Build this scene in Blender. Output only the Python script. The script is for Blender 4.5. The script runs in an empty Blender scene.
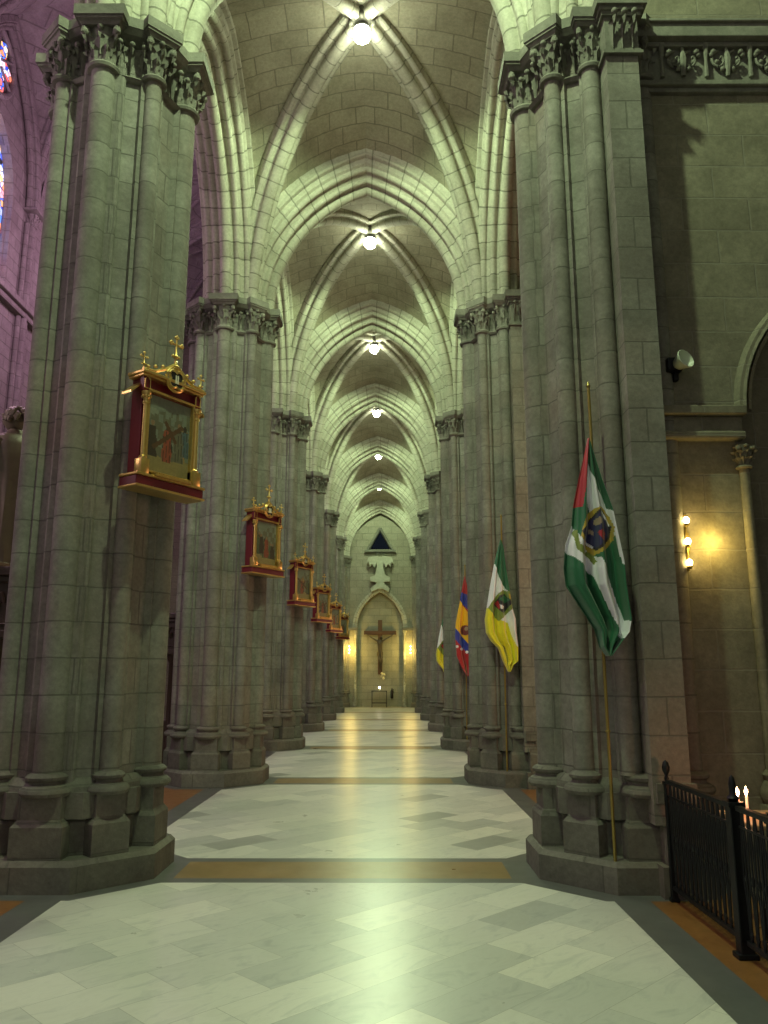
import bpy, bmesh, math, random
from mathutils import Vector, Matrix
PI = math.pi
R = math.radians
random.seed(7)
S = bpy.context.scene
COL = S.collection

# ------------------------------------------------------------------ camera, world, lights
CX, CH = 0.36, 1.6
cam_d = bpy.data.cameras.new('camera')
cam = bpy.data.objects.new('camera', cam_d); COL.objects.link(cam)
cam.location = (CX, 0, CH)
PITCH, YAW = math.atan(163/800), 3/817
cam.rotation_euler = (PI/2 + PITCH, 0, YAW)
cam_d.sensor_fit = 'VERTICAL'; cam_d.sensor_height = 36; cam_d.lens = 800/1024*36
cam_d.clip_start = .05; cam_d.clip_end = 200
S.camera = cam
S.view_settings.view_transform = 'Standard'
S.view_settings.look = 'None'
S.view_settings.exposure = 0.38
S.view_settings.gamma = 1
S.view_settings.use_curve_mapping = False

W = bpy.data.worlds.new('world'); S.world = W; W.use_nodes = True
W.node_tree.nodes['Background'].inputs[0].default_value = (.86, .83, .81, 1)
W.node_tree.nodes['Background'].inputs[1].default_value = 0.25

Y0, BAY, NB = 7.17, 5.75, 6          # first pier pair, bay length, bays up to the end wall
PX = 2.31; PXR = 2.38                            # pier axis from the aisle axis
SPR = 7.72                           # springing height (top of abacus)
GREEN = (.75, 1.0, .55)
def light(name, kind, loc, energy, color, size=.1, **kw):
    d = bpy.data.lights.new(name, kind); d.energy = energy; d.color = color
    if kind == 'AREA':
        d.shape = 'RECTANGLE'; d.size = size; d.size_y = kw.get('size_y', size)
    else:
        d.shadow_soft_size = size
    if kind == 'SPOT':
        d.spot_size = kw.get('cone', R(170)); d.spot_blend = kw.get('blend', .35)
    o = bpy.data.objects.new(name, d); COL.objects.link(o); o.location = loc
    o.rotation_euler = kw.get('rot', (0, 0, 0))
    return o
for b in range(-1, NB):              # the floodlight of each vault bay
    e = 1150 if b >= 0 else 1000
    light('vault_lamp_light', 'SPOT', (0, Y0 + BAY*b + BAY/2, 10.66), e, GREEN, .09, cone=R(172), blend=.25)
for y, z, e in ((4, 9, 220), (12, 13, 400), (20, 14, 470), (27, 15, 420)):   # unseen magenta point lights that colour the nave, no fittings
    light('nave_light', 'POINT', (-7.2, y, z), e, (1.0, .58, .84), .5)
light('nave_light_low', 'POINT', (-6.5, 6.5, 5.5), 110, (1, .74, .80), .4)
for b in range(0, 5):                # warm chapel lights
    light('chapel_light', 'POINT', (4.6, Y0 + BAY*b + 2.4, 3.0), 95, (1, .50, .32), .3)

# ------------------------------------------------------------------ materials
def new_mat(name):
    m = bpy.data.materials.new(name); m.use_nodes = True
    nt = m.node_tree; b = nt.nodes['Principled BSDF']
    return m, nt, b
class N:
    def __init__(s, nt): s.nt = nt
    def node(s, t, **kw):
        n = s.nt.nodes.new(t)
        for k, v in kw.items(): setattr(n, k, v)
        return n
    def put(s, sock, v):
        if isinstance(v, bpy.types.NodeSocket): s.nt.links.new(v, sock)
        elif isinstance(v, (tuple, list)) and len(v) == 3 and sock.type == 'RGBA': sock.default_value = (*v, 1)
        else: sock.default_value = v
    def m(s, op, a, b=0.0, c=0.0):
        n = s.node('ShaderNodeMath', operation=op)
        for i, v in enumerate((a, b, c)): s.put(n.inputs[i], v)
        return n.outputs[0]
    def v(s, op, a, b=(0, 0, 0)):
        n = s.node('ShaderNodeVectorMath', operation=op)
        s.put(n.inputs[0], a); s.put(n.inputs[1], b)
        return n.outputs['Value'] if op in ('DOT_PRODUCT', 'LENGTH') else n.outputs[0]
    def mix(s, f, a, b, mode='MIX'):
        n = s.node('ShaderNodeMix', data_type='RGBA', blend_type=mode)
        s.put(n.inputs['Factor'], f); s.put(n.inputs['A'], a); s.put(n.inputs['B'], b)
        return n.outputs['Result']
    def ramp(s, f, stops):
        n = s.node('ShaderNodeValToRGB'); e = n.color_ramp.elements
        while len(e) < len(stops): e.new(.5)
        for i, (p, c) in enumerate(stops):
            e[i].position = p; e[i].color = (*c, 1) if len(c) == 3 else c
        s.put(n.inputs[0], f); return n.outputs[0]
    def noise(s, vec, scale, detail=4, rough=.55, dist=0):
        n = s.node('ShaderNodeTexNoise')
        if vec is not None: s.put(n.inputs['Vector'], vec)
        n.inputs['Scale'].default_value = scale; n.inputs['Detail'].default_value = detail
        n.inputs['Roughness'].default_value = rough; n.inputs['Distortion'].default_value = dist
        return n.outputs[0]
    def comb(s, x, y, z=0.0):
        n = s.node('ShaderNodeCombineXYZ')
        for i, v in enumerate((x, y, z)): s.put(n.inputs[i], v)
        return n.outputs[0]
    def sep(s, v):
        n = s.node('ShaderNodeSeparateXYZ'); s.put(n.inputs[0], v); return n.outputs
    def brick(s, vec, w, h, mort, c1, c2, cm, bias=0.0, smooth=.3, off=.5):
        n = s.node('ShaderNodeTexBrick'); s.put(n.inputs['Vector'], vec)
        n.offset = off
        for k, v in (('Color1', (*c1, 1)), ('Color2', (*c2, 1)), ('Mortar', (*cm, 1)), ('Scale', 1), ('Mortar Size', mort),
                     ('Mortar Smooth', smooth), ('Bias', bias), ('Brick Width', w), ('Row Height', h)):
            n.inputs[k].default_value = v
        return n.outputs
def stone(name, mode, light_c, dark_c, mortar=(.12, .115, .10), w=.72, h=.29, mort=.007, stain=(.12, .10, .09), stain_amt=.55, bump=.75, tint=None):
    """coursed stone: mode flat (blocks on plane faces), drum (courses only), uv (voussoirs), web (blocks by UV)"""
    mt, nt, b = new_mat(name); n = N(nt)
    geo = n.node('ShaderNodeNewGeometry'); P = geo.outputs['Position']
    if mode in ('flat', 'drum'):
        x, y, z = n.sep(P)
        if mode == 'flat':
            nx, ny, nz = n.sep(geo.outputs['True Normal'])
            u = n.m('SUBTRACT', n.m('MULTIPLY', y, nx), n.m('MULTIPLY', x, ny))
        else: u = n.m('ADD', n.m('MULTIPLY', x, .01), .3)
        z2 = n.m('ADD', z, n.m('MULTIPLY', n.m('SUBTRACT', n.noise(P, .6, 1), .5), .05))
        vec = n.comb(u, z2)
        if mode == 'drum': w = 60
    else:
        uv = n.node('ShaderNodeUVMap').outputs[0]; ux, uy, _ = n.sep(uv)
        vec = n.comb(uy, ux) if mode == 'uv' else n.comb(ux, uy)
        if mode == 'uv': w = 60
    br = n.brick(n.v('ADD', vec, n.comb(n.m('MULTIPLY', n.noise(P, 5, 3), .02), n.m('MULTIPLY', n.noise(P, 4, 3), .018))), w, h, mort, (0, 0, 0), (1, 1, 1), (.5, .5, .5))
    blk = n.m('ADD', n.m('MULTIPLY', br[0], .26 if mode in ('flat', 'drum') else .45), n.m('MULTIPLY', n.m('SUBTRACT', n.noise(P, 3.2, 6, .7), .24), 1.2))
    col = n.mix(blk, dark_c, light_c)
    st = n.ramp(n.noise(P, .9, 6, .62, .6), [(.42, (0, 0, 0)), (.68, (1, 1, 1))])
    col = n.mix(n.m('MULTIPLY', st, stain_amt), col, stain)
    if tint:                                       # rosy blocks scattered through the masonry
        tn = n.ramp(n.noise(P, .55, 3), [(.5, (0, 0, 0)), (.66, (1, 1, 1))])
        col = n.mix(n.m('MULTIPLY', tn, .5), col, tint)
    fine = n.noise(P, 22, 6, .75)
    col = n.mix(.6, col, n.mix(fine, (.1, .1, .09), (.9, .9, .86)), 'OVERLAY')
    col = n.mix(n.m('MULTIPLY', br[1], .65), col, mortar)
    n.put(b.inputs['Base Color'], col); b.inputs['Roughness'].default_value = .82
    b.inputs['Specular IOR Level'].default_value = .25
    hgt = n.m('ADD', n.m('MULTIPLY', n.m('SUBTRACT', 1, br[1]), 1.0), n.m('ADD', n.m('MULTIPLY', n.noise(P, 9, 5, .65), .7), n.m('MULTIPLY', br[0], .25)))
    bp = n.node('ShaderNodeBump'); bp.inputs['Strength'].default_value = bump; bp.inputs['Distance'].default_value = .015
    n.put(bp.inputs['Height'], hgt); n.put(b.inputs['Normal'], bp.outputs[0])
    return mt
LC, DC = (.37, .36, .33), (.14, .135, .12)
M = {}
M['core'] = stone('ashlar', 'flat', LC, DC, tint=(.27, .20, .165))
M['shaft'] = stone('drum_stone', 'drum', LC, DC, tint=(.27, .21, .175))
M['base'] = stone('base_stone', 'flat', (.26, .25, .22), (.11, .105, .095), w=.7, h=.25, stain=(.07, .065, .06), tint=(.22, .165, .14))
M['arch'] = stone('voussoir_stone', 'uv', (.56, .55, .48), (.38, .37, .31), mortar=(.15, .15, .12), h=.27, mort=.012, stain=(.24, .23, .18), stain_amt=.5)
M['web'] = stone('vault_web_stone', 'web', (.44, .42, .33), (.29, .28, .21), mortar=(.17, .16, .12), w=.55, h=.3, mort=.010, stain=(.15, .135, .10), stain_amt=.55)
M['wall'] = stone('wall_ashlar', 'flat', (.35, .32, .25), (.15, .135, .105), w=.62, h=.33, mort=.008, stain=(.12, .105, .08), mortar=(.27, .25, .21))
M['endwall'] = stone('end_wall_ashlar', 'flat', (.38, .36, .29), (.24, .225, .18), w=.62, h=.36, mort=.012, stain=(.25, .24, .19), mortar=(.17, .16, .13), stain_amt=.35)
M['navewall'] = stone('nave_ashlar', 'flat', (.36, .33, .33), (.20, .18, .185), w=.7, h=.4, mort=.015, stain=(.15, .12, .13))
M['carved'] = stone('carved_stone', 'drum', (.29, .28, .25), (.17, .165, .145), h=3, mort=.0001, stain=(.07, .07, .06), stain_amt=.7)

def simple(name, col, rough=.5, metal=0, var=.25, scale=8, emit=None, es=0, bump=0, spec=None, coat=0):
    mt, nt, b = new_mat(name); n = N(nt)
    tc = n.node('ShaderNodeTexCoord').outputs['Object']
    c = n.mix(n.noise(tc, scale, 4), tuple(v*(1-var) for v in col), tuple(min(1, v*(1+var)) for v in col))
    n.put(b.inputs['Base Color'], c); b.inputs['Roughness'].default_value = rough; b.inputs['Metallic'].default_value = metal
    if spec is not None: b.inputs['Specular IOR Level'].default_value = spec
    if emit: b.inputs['Emission Color'].default_value = (*emit, 1); b.inputs['Emission Strength'].default_value = es
    if bump:
        bp = n.node('ShaderNodeBump'); bp.inputs['Strength'].default_value = bump; bp.inputs['Distance'].default_value = .01
        n.put(bp.inputs['Height'], n.noise(tc, scale*4, 4)); n.put(b.inputs['Normal'], bp.outputs[0])
    return mt
M['gold'] = simple('gilding', (.72, .50, .17), .32, .85, .2, 20)
M['red'] = simple('red_lacquer', (.15, .012, .022), .35, 0, .2, 6)
M['black'] = simple('black_recess', (.012, .008, .01), .6)
M['ivory'] = simple('ivory_paint', (.75, .72, .6), .5)
M['iron'] = simple('black_wrought_iron', (.012, .013, .016), .42, .5, .3, 20, bump=.1)
M['brass'] = simple('brass_pole', (.33, .25, .07), .35, .6, .2, 10)
M['wood'] = simple('dark_carved_wood', (.055, .035, .02), .45, 0, .4, 12, bump=.5)
M['crosswood'] = simple('crucifix_wood', (.085, .035, .014), .55, 0, .3, 8, bump=.3)
M['bronze'] = simple('statue_wood', (.17, .14, .095), .42, .15, .35, 7, bump=.3)
M['flesh'] = simple('dark_corpus', (.045, .03, .018), .5, 0, .3, 9)
M['wax'] = simple('white_wax', (.85, .62, .5), .5, 0, .05, 8, emit=(1, .45, .25), es=.35)
M['flame'] = simple('flame', (1, .7, .4), .5, emit=(1, .55, .28), es=26)
M['bulb'] = simple('warm_bulb', (1, .8, .4), .5, emit=(1, .72, .26), es=26)
M['lens'] = simple('floodlight_lens', (1, 1, .9), .3, emit=(.93, 1, .70), es=60)
M['smalllens'] = simple('candle_glow', (1, .9, .6), .3, emit=(1, .85, .6), es=20)
M['glasswhite'] = simple('white_reflector', (.62, .66, .55), .3)
M['steel'] = simple('grey_steel', (.12, .12, .12), .4, .7)
M['table'] = simple('table_top', (.42, .26, .15), .45, 0, .2, 5)
M['leaf'] = simple('leaf_green', (.10, .13, .02), .6, 0, .4, 9)
M['petal'] = simple('cream_petal', (.75, .68, .45), .6)
M['opening'] = simple('dark_blue_pane', (.006, .007, .02), .9, spec=.05)
M['plaster'] = simple('plaster', (.30, .33, .24), .85, 0, .15, 2)

def glass_mat():
    mt, nt, b = new_mat('stained_glass'); n = N(nt)
    P = n.node('ShaderNodeNewGeometry').outputs['Position']
    vo = n.node('ShaderNodeTexVoronoi'); n.put(vo.inputs['Vector'], P); vo.inputs['Scale'].default_value = 5.5
    ed = n.node('ShaderNodeTexVoronoi', feature='DISTANCE_TO_EDGE'); n.put(ed.inputs['Vector'], P); ed.inputs['Scale'].default_value = 5.5
    h = n.sep(vo.outputs['Color'])[0]
    c = n.ramp(h, [(0, (.02, .05, .75)), (.3, (.10, .25, 1)), (.42, (.9, .75, 1)), (.6, (.75, .06, .05)), (.75, (1, .65, .25)), (.9, (.35, .5, 1))])
    lead = n.m('LESS_THAN', ed.outputs['Distance'], .05)
    c = n.mix(lead, c, (.01, .01, .01))
    n.put(b.inputs['Emission Color'], c); b.inputs['Emission Strength'].default_value = 1.7
    b.inputs['Base Color'].default_value = (.02, .02, .03, 1)
    return mt
M['stained'] = glass_mat()

def floor_mat():
    mt, nt, b = new_mat('marble_floor'); n = N(nt)
    P = n.node('ShaderNodeNewGeometry').outputs['Position']
    x, y, z = n.sep(P)
    ax = n.m('ABSOLUTE', x)
    dx = n.m('ABSOLUTE', n.m('SUBTRACT', ax, PX))
    ym = n.m('ABSOLUTE', n.m('SUBTRACT', n.m('MODULO', n.m('ADD', y, 100*BAY - Y0 + BAY/2), BAY), BAY/2))
    # diagonal marble tiles, each its own grey, softly veined
    u = n.m('MULTIPLY', n.m('ADD', x, y), .7071); v = n.m('MULTIPLY', n.m('SUBTRACT', y, x), .7071)
    br = n.brick(n.comb(u, v), .68, .34, .0015, (0, 0, 0), (1, 1, 1), (.3, .3, .3), smooth=.1)
    vein = n.noise(n.comb(n.m('ADD', u, n.m('MULTIPLY', br[0], 7.0)), n.m('MULTIPLY', v, 2.5)), 2.4, 8, .68, 1.6)
    veinc = n.ramp(vein, [(.35, (.66, .67, .65)), (.5, (.80, .80, .76)), (.64, (.75, .75, .71))])
    tile = n.mix(br[0], (.62, .64, .64), (.92, .91, .87))
    dk = n.ramp(br[0], [(.0, (.62, .62, .62)), (.10, (1, 1, 1))])
    marble = n.mix(1, n.mix(1, veinc, tile, 'MULTIPLY'), dk, 'MULTIPLY')
    marble = n.mix(br[1], marble, (.35, .35, .32))
    nz = n.noise(P, 5, 7, .7)
    dark = n.mix(nz, (.075, .08, .08), (.16, .165, .16))
    orange = n.mix(n.noise(P, 9, 7, .75, .8), (.10, .045, .015), (.36, .17, .055))
    brown = n.mix(n.noise(P, 7, 7, .75), (.16, .10, .035), (.34, .22, .085))
    col = marble
    inband = n.m('LESS_THAN', ym, .43); col = n.mix(inband, col, dark)
    core = n.m('LESS_THAN', ym, .29); col = n.mix(core, col, brown)
    bd = n.m('GREATER_THAN', ax, 2.0); col = n.mix(bd, col, dark)
    og = n.m('GREATER_THAN', ax, 2.26); col = n.mix(og, col, orange)
    o2 = n.m('GREATER_THAN', ax, 3.05); col = n.mix(o2, col, n.mix(nz, (.10, .08, .07), (.2, .16, .14)))
    octo = n.m('MAXIMUM', n.m('MAXIMUM', dx, ym), n.m('MULTIPLY', n.m('ADD', dx, ym), .72))
    oc = n.m('LESS_THAN', octo, .95); col = n.mix(oc, col, dark)
    n.put(b.inputs['Base Color'], col)
    n.put(b.inputs['Roughness'], n.m('ADD', .22, n.m('MULTIPLY', n.noise(P, 3, 5), .18)))
    b.inputs['Specular IOR Level'].default_value = .5
    bp = n.node('ShaderNodeBump'); bp.inputs['Strength'].default_value = .12; bp.inputs['Distance'].default_value = .02
    n.put(bp.inputs['Height'], n.noise(P, 1.6, 3)); n.put(b.inputs['Normal'], bp.outputs[0])
    return mt
M['floor'] = floor_mat()

# ------------------------------------------------------------------ mesh helpers
def obj(name, bm, mat, parent=None, smooth=False, recalc=True):
    if recalc: bmesh.ops.recalc_face_normals(bm, faces=bm.faces[:])
    me = bpy.data.meshes.new(name); bm.to_mesh(me); bm.free()
    mats = mat if isinstance(mat, (list, tuple)) else [mat]
    for m in mats: me.materials.append(m)
    if smooth:
        me.polygons.foreach_set('use_smooth', [True]*len(me.polygons))
        me.set_sharp_from_angle(angle=R(40))
    o = bpy.data.objects.new(name, me); COL.objects.link(o)
    if parent is not None: o.parent = parent
    return o
def tag(o, label=None, cat=None, group=None, kind=None):
    if label: o['label'] = label
    if cat: o['category'] = cat
    if group: o['group'] = group
    if kind: o['kind'] = kind
    return o
def thing(name, label, cat, loc=(0, 0, 0), rz=0, group=None):
    o = bpy.data.objects.new(name, None); COL.objects.link(o); o.location = loc; o.rotation_euler = (0, 0, rz)
    o.empty_display_size = .2
    return tag(o, label, cat, group)
def copy_tree(o, parent=None, skip=()):
    c = o.copy(); COL.objects.link(c)
    if parent is not None: c.parent = parent
    for ch in list(o.children):
        if ch.name.split('.')[0] in skip: continue
        copy_tree(ch, c, skip)
    return c
def quad(bm, pts):
    return bm.faces.new([bm.verts.new(p) for p in pts])
def box(bm, x0, x1, y0, y1, z0, z1, mi=0):
    vs = [bm.verts.new((x, y, z)) for z in (z0, z1) for y in (y0, y1) for x in (x0, x1)]
    for f in ((0, 2, 3, 1), (4, 5, 7, 6), (0, 1, 5, 4), (2, 6, 7, 3), (0, 4, 6, 2), (1, 3, 7, 5)):
        bm.faces.new([vs[i] for i in f]).material_index = mi
def bbox(bm, x0, x1, y0, y1, z0, z1, bev=.01):
    """bevelled box"""
    t = bmesh.new(); box(t, x0, x1, y0, y1, z0, z1)
    bmesh.ops.bevel(t, geom=t.edges[:], offset=bev, segments=2, affect='EDGES', profile=.5)
    merge(bm, t)
def merge(bm, t, mtx=None, mi=None):
    if mtx is not None: t.transform(mtx)
    vm = {v: bm.verts.new(v.co) for v in t.verts}
    for f in t.faces:
        nf = bm.faces.new([vm[v] for v in f.verts]); nf.material_index = f.material_index if mi is None else mi
        nf.smooth = f.smooth
    t.free()
def prism(bm, poly, z0, z1, top=None):
    """poly (x,y) ccw extruded z0..z1; top = poly at the top if different"""
    top = top or poly
    a = [bm.verts.new((x, y, z0)) for x, y in poly]; b = [bm.verts.new((x, y, z1)) for x, y in top]
    n = len(a)
    for i in range(n): bm.faces.new([a[i], a[(i+1) % n], b[(i+1) % n], b[i]])
    bm.faces.new(a[::-1]); bm.faces.new(b)
def lathe(bm, prof, cx=0, cy=0, seg=20, cap=True, ang=0, mi=0):
    rings = []
    for r, z in prof:
        rings.append([bm.verts.new((cx + r*math.cos(ang+2*PI*i/seg), cy + r*math.sin(ang+2*PI*i/seg), z)) for i in range(seg)])
    for a, b in zip(rings, rings[1:]):
        for i in range(seg): bm.faces.new([a[i], a[(i+1) % seg], b[(i+1) % seg], b[i]]).material_index = mi
    if cap:
        bm.faces.new(rings[0][::-1]).material_index = mi; bm.faces.new(rings[-1]).material_index = mi
def tube(bm, pts, r, seg=8, cap=True, mi=0):
    pts = [Vector(p) for p in pts]; rings = []
    rr = r if isinstance(r, (list, tuple)) else [r]*len(pts)
    ref = None
    for i, p in enumerate(pts):
        d = (pts[min(i+1, len(pts)-1)] - pts[max(i-1, 0)]).normalized()
        if ref is None or abs(d.dot(ref)) > .98: ref = Vector((0, 0, 1)) if abs(d.z) < .9 else Vector((1, 0, 0))
        a = d.cross(ref).normalized(); b = d.cross(a); ref = a.cross(d) if False else ref
        rings.append([bm.verts.new(p + (a*math.cos(t)+b*math.sin(t))*rr[i]) for t in [2*PI*k/seg for k in range(seg)]])
    for a, b in zip(rings, rings[1:]):
        for i in range(seg): bm.faces.new([a[i], a[(i+1) % seg], b[(i+1) % seg], b[i]]).material_index = mi
    if cap:
        bm.faces.new(rings[0][::-1]).material_index = mi; bm.faces.new(rings[-1]).material_index = mi
def ball(bm, c, r, seg=10, sz=1.0, mi=0):
    prof = [(max(1e-4, r*math.sin(PI*i/6)), c[2] - sz*r*math.cos(PI*i/6)) for i in range(7)]
    lathe(bm, prof, c[0], c[1], seg, mi=mi)
def rot_box(bm, cx, cy, hw, hd, z0, z1, ang, hw1=None, hd1=None):
    hw1 = hw if hw1 is None else hw1; hd1 = hd if hd1 is None else hd1
    def P(a, b):
        out = []
        for sx, sy in ((-1, -1), (1, -1), (1, 1), (-1, 1)):
            x, y = sx*a, sy*b
            out.append((cx + x*math.cos(ang) - y*math.sin(ang), cy + x*math.sin(ang) + y*math.cos(ang)))
        return out
    prism(bm, P(hw, hd), z0, z1, P(hw1, hd1))

# ------------------------------------------------------------------ pointed arches
def arch_pt(a, h, r, t, side):
    Rr = (a*a + h*h)/(2*a); off = Rr - a
    end = math.acos(max(-1, min(1, -off/(Rr+r))))       # angle where the offset arc meets the axis
    ph = PI + (end - PI)*t
    u = off + (Rr+r)*math.cos(ph); z = (Rr+r)*math.sin(ph)
    return (u*(1 if side < 0 else -1), z)
def sweep_arch(bm, a, h, prof, fn, n=20, sides=(-1, 1)):
    """prof [(w, r)], fn(u, w, z) -> world; UV x = length along the arch, y = along the profile"""
    uvl = bm.loops.layers.uv.verify()
    Rr = (a*a + h*h)/(2*a)
    end = math.acos(max(-1, min(1, -(Rr-a)/Rr))); L = (Rr+.2)*(PI-end)
    pl = [0]
    for p, q in zip(prof, prof[1:]): pl.append(pl[-1] + math.hypot(q[0]-p[0], q[1]-p[1]))
    for s in sides:
        rows = []
        for i in range(n+1):
            t = i/n
            rows.append([bm.verts.new(fn(*(lambda uz: (uz[0], w, uz[1]))(arch_pt(a, h, r, t, s)))) for w, r in prof])
        for i in range(n):
            for j in range(len(prof)-1):
                f = bm.faces.new([rows[i][j], rows[i][j+1], rows[i+1][j+1], rows[i+1][j]])
                for l, (ii, jj) in zip(f.loops, ((i, j), (i, j+1), (i+1, j+1), (i+1, j))):
                    l[uvl].uv = (L*ii/n + (.11 if s > 0 else 0), pl[jj] + 3)
                f.smooth = True
def arc_pts(cw, cr, rad, a0, a1, n=6):
    return [(cw + rad*math.cos(R(a0+(a1-a0)*i/n)), cr + rad*math.sin(R(a0+(a1-a0)*i/n))) for i in range(n+1)]
half = arc_pts(0, .09, .09, -90, 25, 5) + [(.115, .15)] + arc_pts(.175, .17, .05, -140, 40, 6) + [(.25, .25)] \
    + arc_pts(.315, .30, .055, -140, 30, 6) + [(.40, .36), (.40, .45)] + arc_pts(.43, .50, .04, -90, 70, 4) + [(.46, .66)]
PROF_T = [(-w, r) for w, r in half[::-1]] + half[1:]
hd = arc_pts(0, .075, .075, -90, 30, 5) + [(.085, .13)] + arc_pts(.12, .16, .04, -140, 40, 5) + [(.165, .21), (.165, .36)]
hd = [(w*1.35, r*1.15) for w, r in hd]
PROF_D = [(-w, r) for w, r in hd[::-1]] + hd[1:]
hs = arc_pts(0, .05, .05, -90, 30, 4) + [(.07, .09), (.12, .12), (.12, .24)]
PROF_S = [(-w, r) for w, r in hs[::-1]] + hs[1:]

TA, TH = 1.60, 10.02 - SPR             # transverse arch half span, rise
LA, LH = 2.10, 10.30 - SPR             # longitudinal
BOSS = 11.05
DXs, DYs = 1.86, BAY/2 - .50           # springing of the diagonal ribs
DA = math.hypot(DXs, DYs); DH = BOSS - SPR - .12
ORD = ['nearest', 'second', 'third', 'fourth', 'fifth', 'sixth', 'seventh']

def sharp_obj(name, bm, mat, parent=None):
    o = obj(name, bm, mat, parent, recalc=True)
    o.data.polygons.foreach_set('use_smooth', [True]*len(o.data.polygons)); o.data.set_sharp_from_angle(angle=R(32))
    return o

# ------------------------------------------------------------------ structure: floor
bm = bmesh.new(); quad(bm, [(-12, -9, 0), (8, -9, 0), (8, 46, 0), (-12, 46, 0)])
box(bm, -12, 8, -9, 46, -.3, -.001)
tag(obj('floor', bm, M['floor']), kind='structure')

# vault webs, one piece of ceiling per bay
def web(name, x0, x1, y0, y1, spr, xa, ya, diag, n=14, inset=.12, ins_y=.12):
    """xa=(half span,h,r) of the arches spanning x; ya the ones spanning y; diag=(dx,dy,h,r)"""
    cx, cy = (x0+x1)/2, (y0+y1)/2; hx, hy = (x1-x0)/2, (y1-y0)/2
    bm = bmesh.new(); uvl = bm.loops.layers.uv.verify()
    dl = math.hypot(diag[0], diag[1]); ux, uy = diag[0]/dl, diag[1]/dl
    def strip(A, B, flip):
        m = 6; rows = []
        for a, b in zip(A, B):
            row = []
            for k in range(m+1):
                p = a.lerp(b, k/m); p.z += .10*math.sin(PI*k/m)*min(1, (a-b).length)
                row.append(p)
            rows.append(row)
        arc = [0]
        for i in range(1, len(rows)): arc.append(arc[-1] + (rows[i][m//2]-rows[i-1][m//2]).length)
        vs = [[bm.verts.new(p) for p in row] for row in rows]
        for i in range(len(rows)-1):
            for k in range(m):
                f = bm.faces.new([vs[i][k], vs[i][k+1], vs[i+1][k+1], vs[i+1][k]]); f.smooth = True
                for l, (ii, kk) in zip(f.loops, ((i, k), (i, k+1), (i+1, k+1), (i+1, k))):
                    q = rows[ii][kk]
                    l[uvl].uv = (arc[ii] + 9, q.y) if flip else (q.x, arc[ii])
    for sx in (-1, 1):
        for sy in (-1, 1):
            D = []; T = []; L = []
            for i in range(n+1):
                t = i/n
                u, z = arch_pt(dl, diag[2], diag[3], t, -1)
                D.append(Vector((cx + sx*abs(u)*ux, cy + sy*abs(u)*uy, spr+z)))
                u, z = arch_pt(*xa, t, -1); T.append(Vector((cx + sx*abs(u), cy + sy*(hy-ins_y), spr+z)))
                u, z = arch_pt(*ya, t, -1); L.append(Vector((cx + sx*(hx-inset), cy + sy*abs(u), spr+z)))
            strip(T, D, True); strip(L, D, False)
    o = obj(name, bm, M['web']); tag(o, kind='structure'); return o

for b in range(-1, NB):
    y0 = Y0 + BAY*b
    web('ceiling_%d' % (b+2), -PX, PX, y0, y0+BAY, SPR, (TA, TH, .52), (LA, LH, .52), (DXs, DYs, DH, .22), inset=.25, ins_y=.2)

# ------------------------------------------------------------------ arches
def transverse(n):
    bm = bmesh.new(); y = Y0 + BAY*n
    sweep_arch(bm, TA, TH, PROF_T, lambda u, w, z: (u, w, z))
    o = sharp_obj('transverse_arch', bm, M['arch']); o.location = (0, y, SPR); return o
first = None
for n in range(-1, NB+1):
    o = transverse(n) if first is None else first.copy()
    if first is None: first = o
    else: COL.objects.link(o); o.location = (0, Y0 + BAY*n, SPR)
    lab = 'pointed stone arch crossing the aisle above the camera, behind the nearest piers' if n < 0 else \
        'pointed stone arch crossing the aisle between the %s pair of piers' % ORD[n] if n < 6 else 'pointed stone arch framing the end wall of the aisle'
    tag(o, lab, 'arch', 'pointed arches crossing the aisle')
firstL = None
for side, sn in ((-1, 'left'), (1, 'right')):
    for b in range(-1, NB):
        yc = Y0 + BAY*b + BAY/2
        if firstL is None:
            bm = bmesh.new(); sweep_arch(bm, LA, LH, PROF_T, lambda u, w, z: (w, u, z))
            firstL = o = sharp_obj('arcade_arch', bm, M['arch'])
        else: o = firstL.copy(); COL.objects.link(o)
        o.location = (side*PX, yc, SPR)
        lab = 'pointed arcade arch on the %s, ' % sn + ('springing towards the camera from the nearest pier' if b < 0 else
              'between the %s and %s piers' % (ORD[b], ORD[b+1]))
        tag(o, lab, 'arch', 'arcade arches along the %s of the aisle' % sn)
fr = None
def boss_mesh():
    bm = bmesh.new()
    lathe(bm, [(.05, -.16), (.13, -.13), (.19, -.05), (.22, .05), (.18, .16)], seg=16)
    for k in range(8):
        a = 2*PI*k/8; ball(bm, (.16*math.cos(a), .16*math.sin(a), -.09), .05, 8)
    return bm
for b in range(-1, NB):
    if fr is None:
        fr = t = thing('vault_rib_cross', 'x', 'vault ribs')
        for s in (-1, 1):
            bm = bmesh.new(); ux, uy = DXs/DA, s*DYs/DA
            sweep_arch(bm, DA, DH, PROF_D, lambda u, w, z: (u*ux - w*uy, u*uy + w*ux, z), n=26)
            sharp_obj('diagonal_rib', bm, M['arch'], t)
        bs = obj('boss', boss_mesh(), M['carved'], t, smooth=True); bs.location = (0, 0, DH+.12)
    else: t = copy_tree(fr)
    t.location = (0, Y0 + BAY*b + BAY/2, SPR)
    t['label'] = 'crossed stone vault ribs in the bay %s' % ('above the camera, in front of the nearest piers' if b < 0 else
        'between the %s and %s pairs of piers' % (ORD[b], ORD[b+1]))
    t['group'] = 'crossed ribs of the aisle vault'

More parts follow.
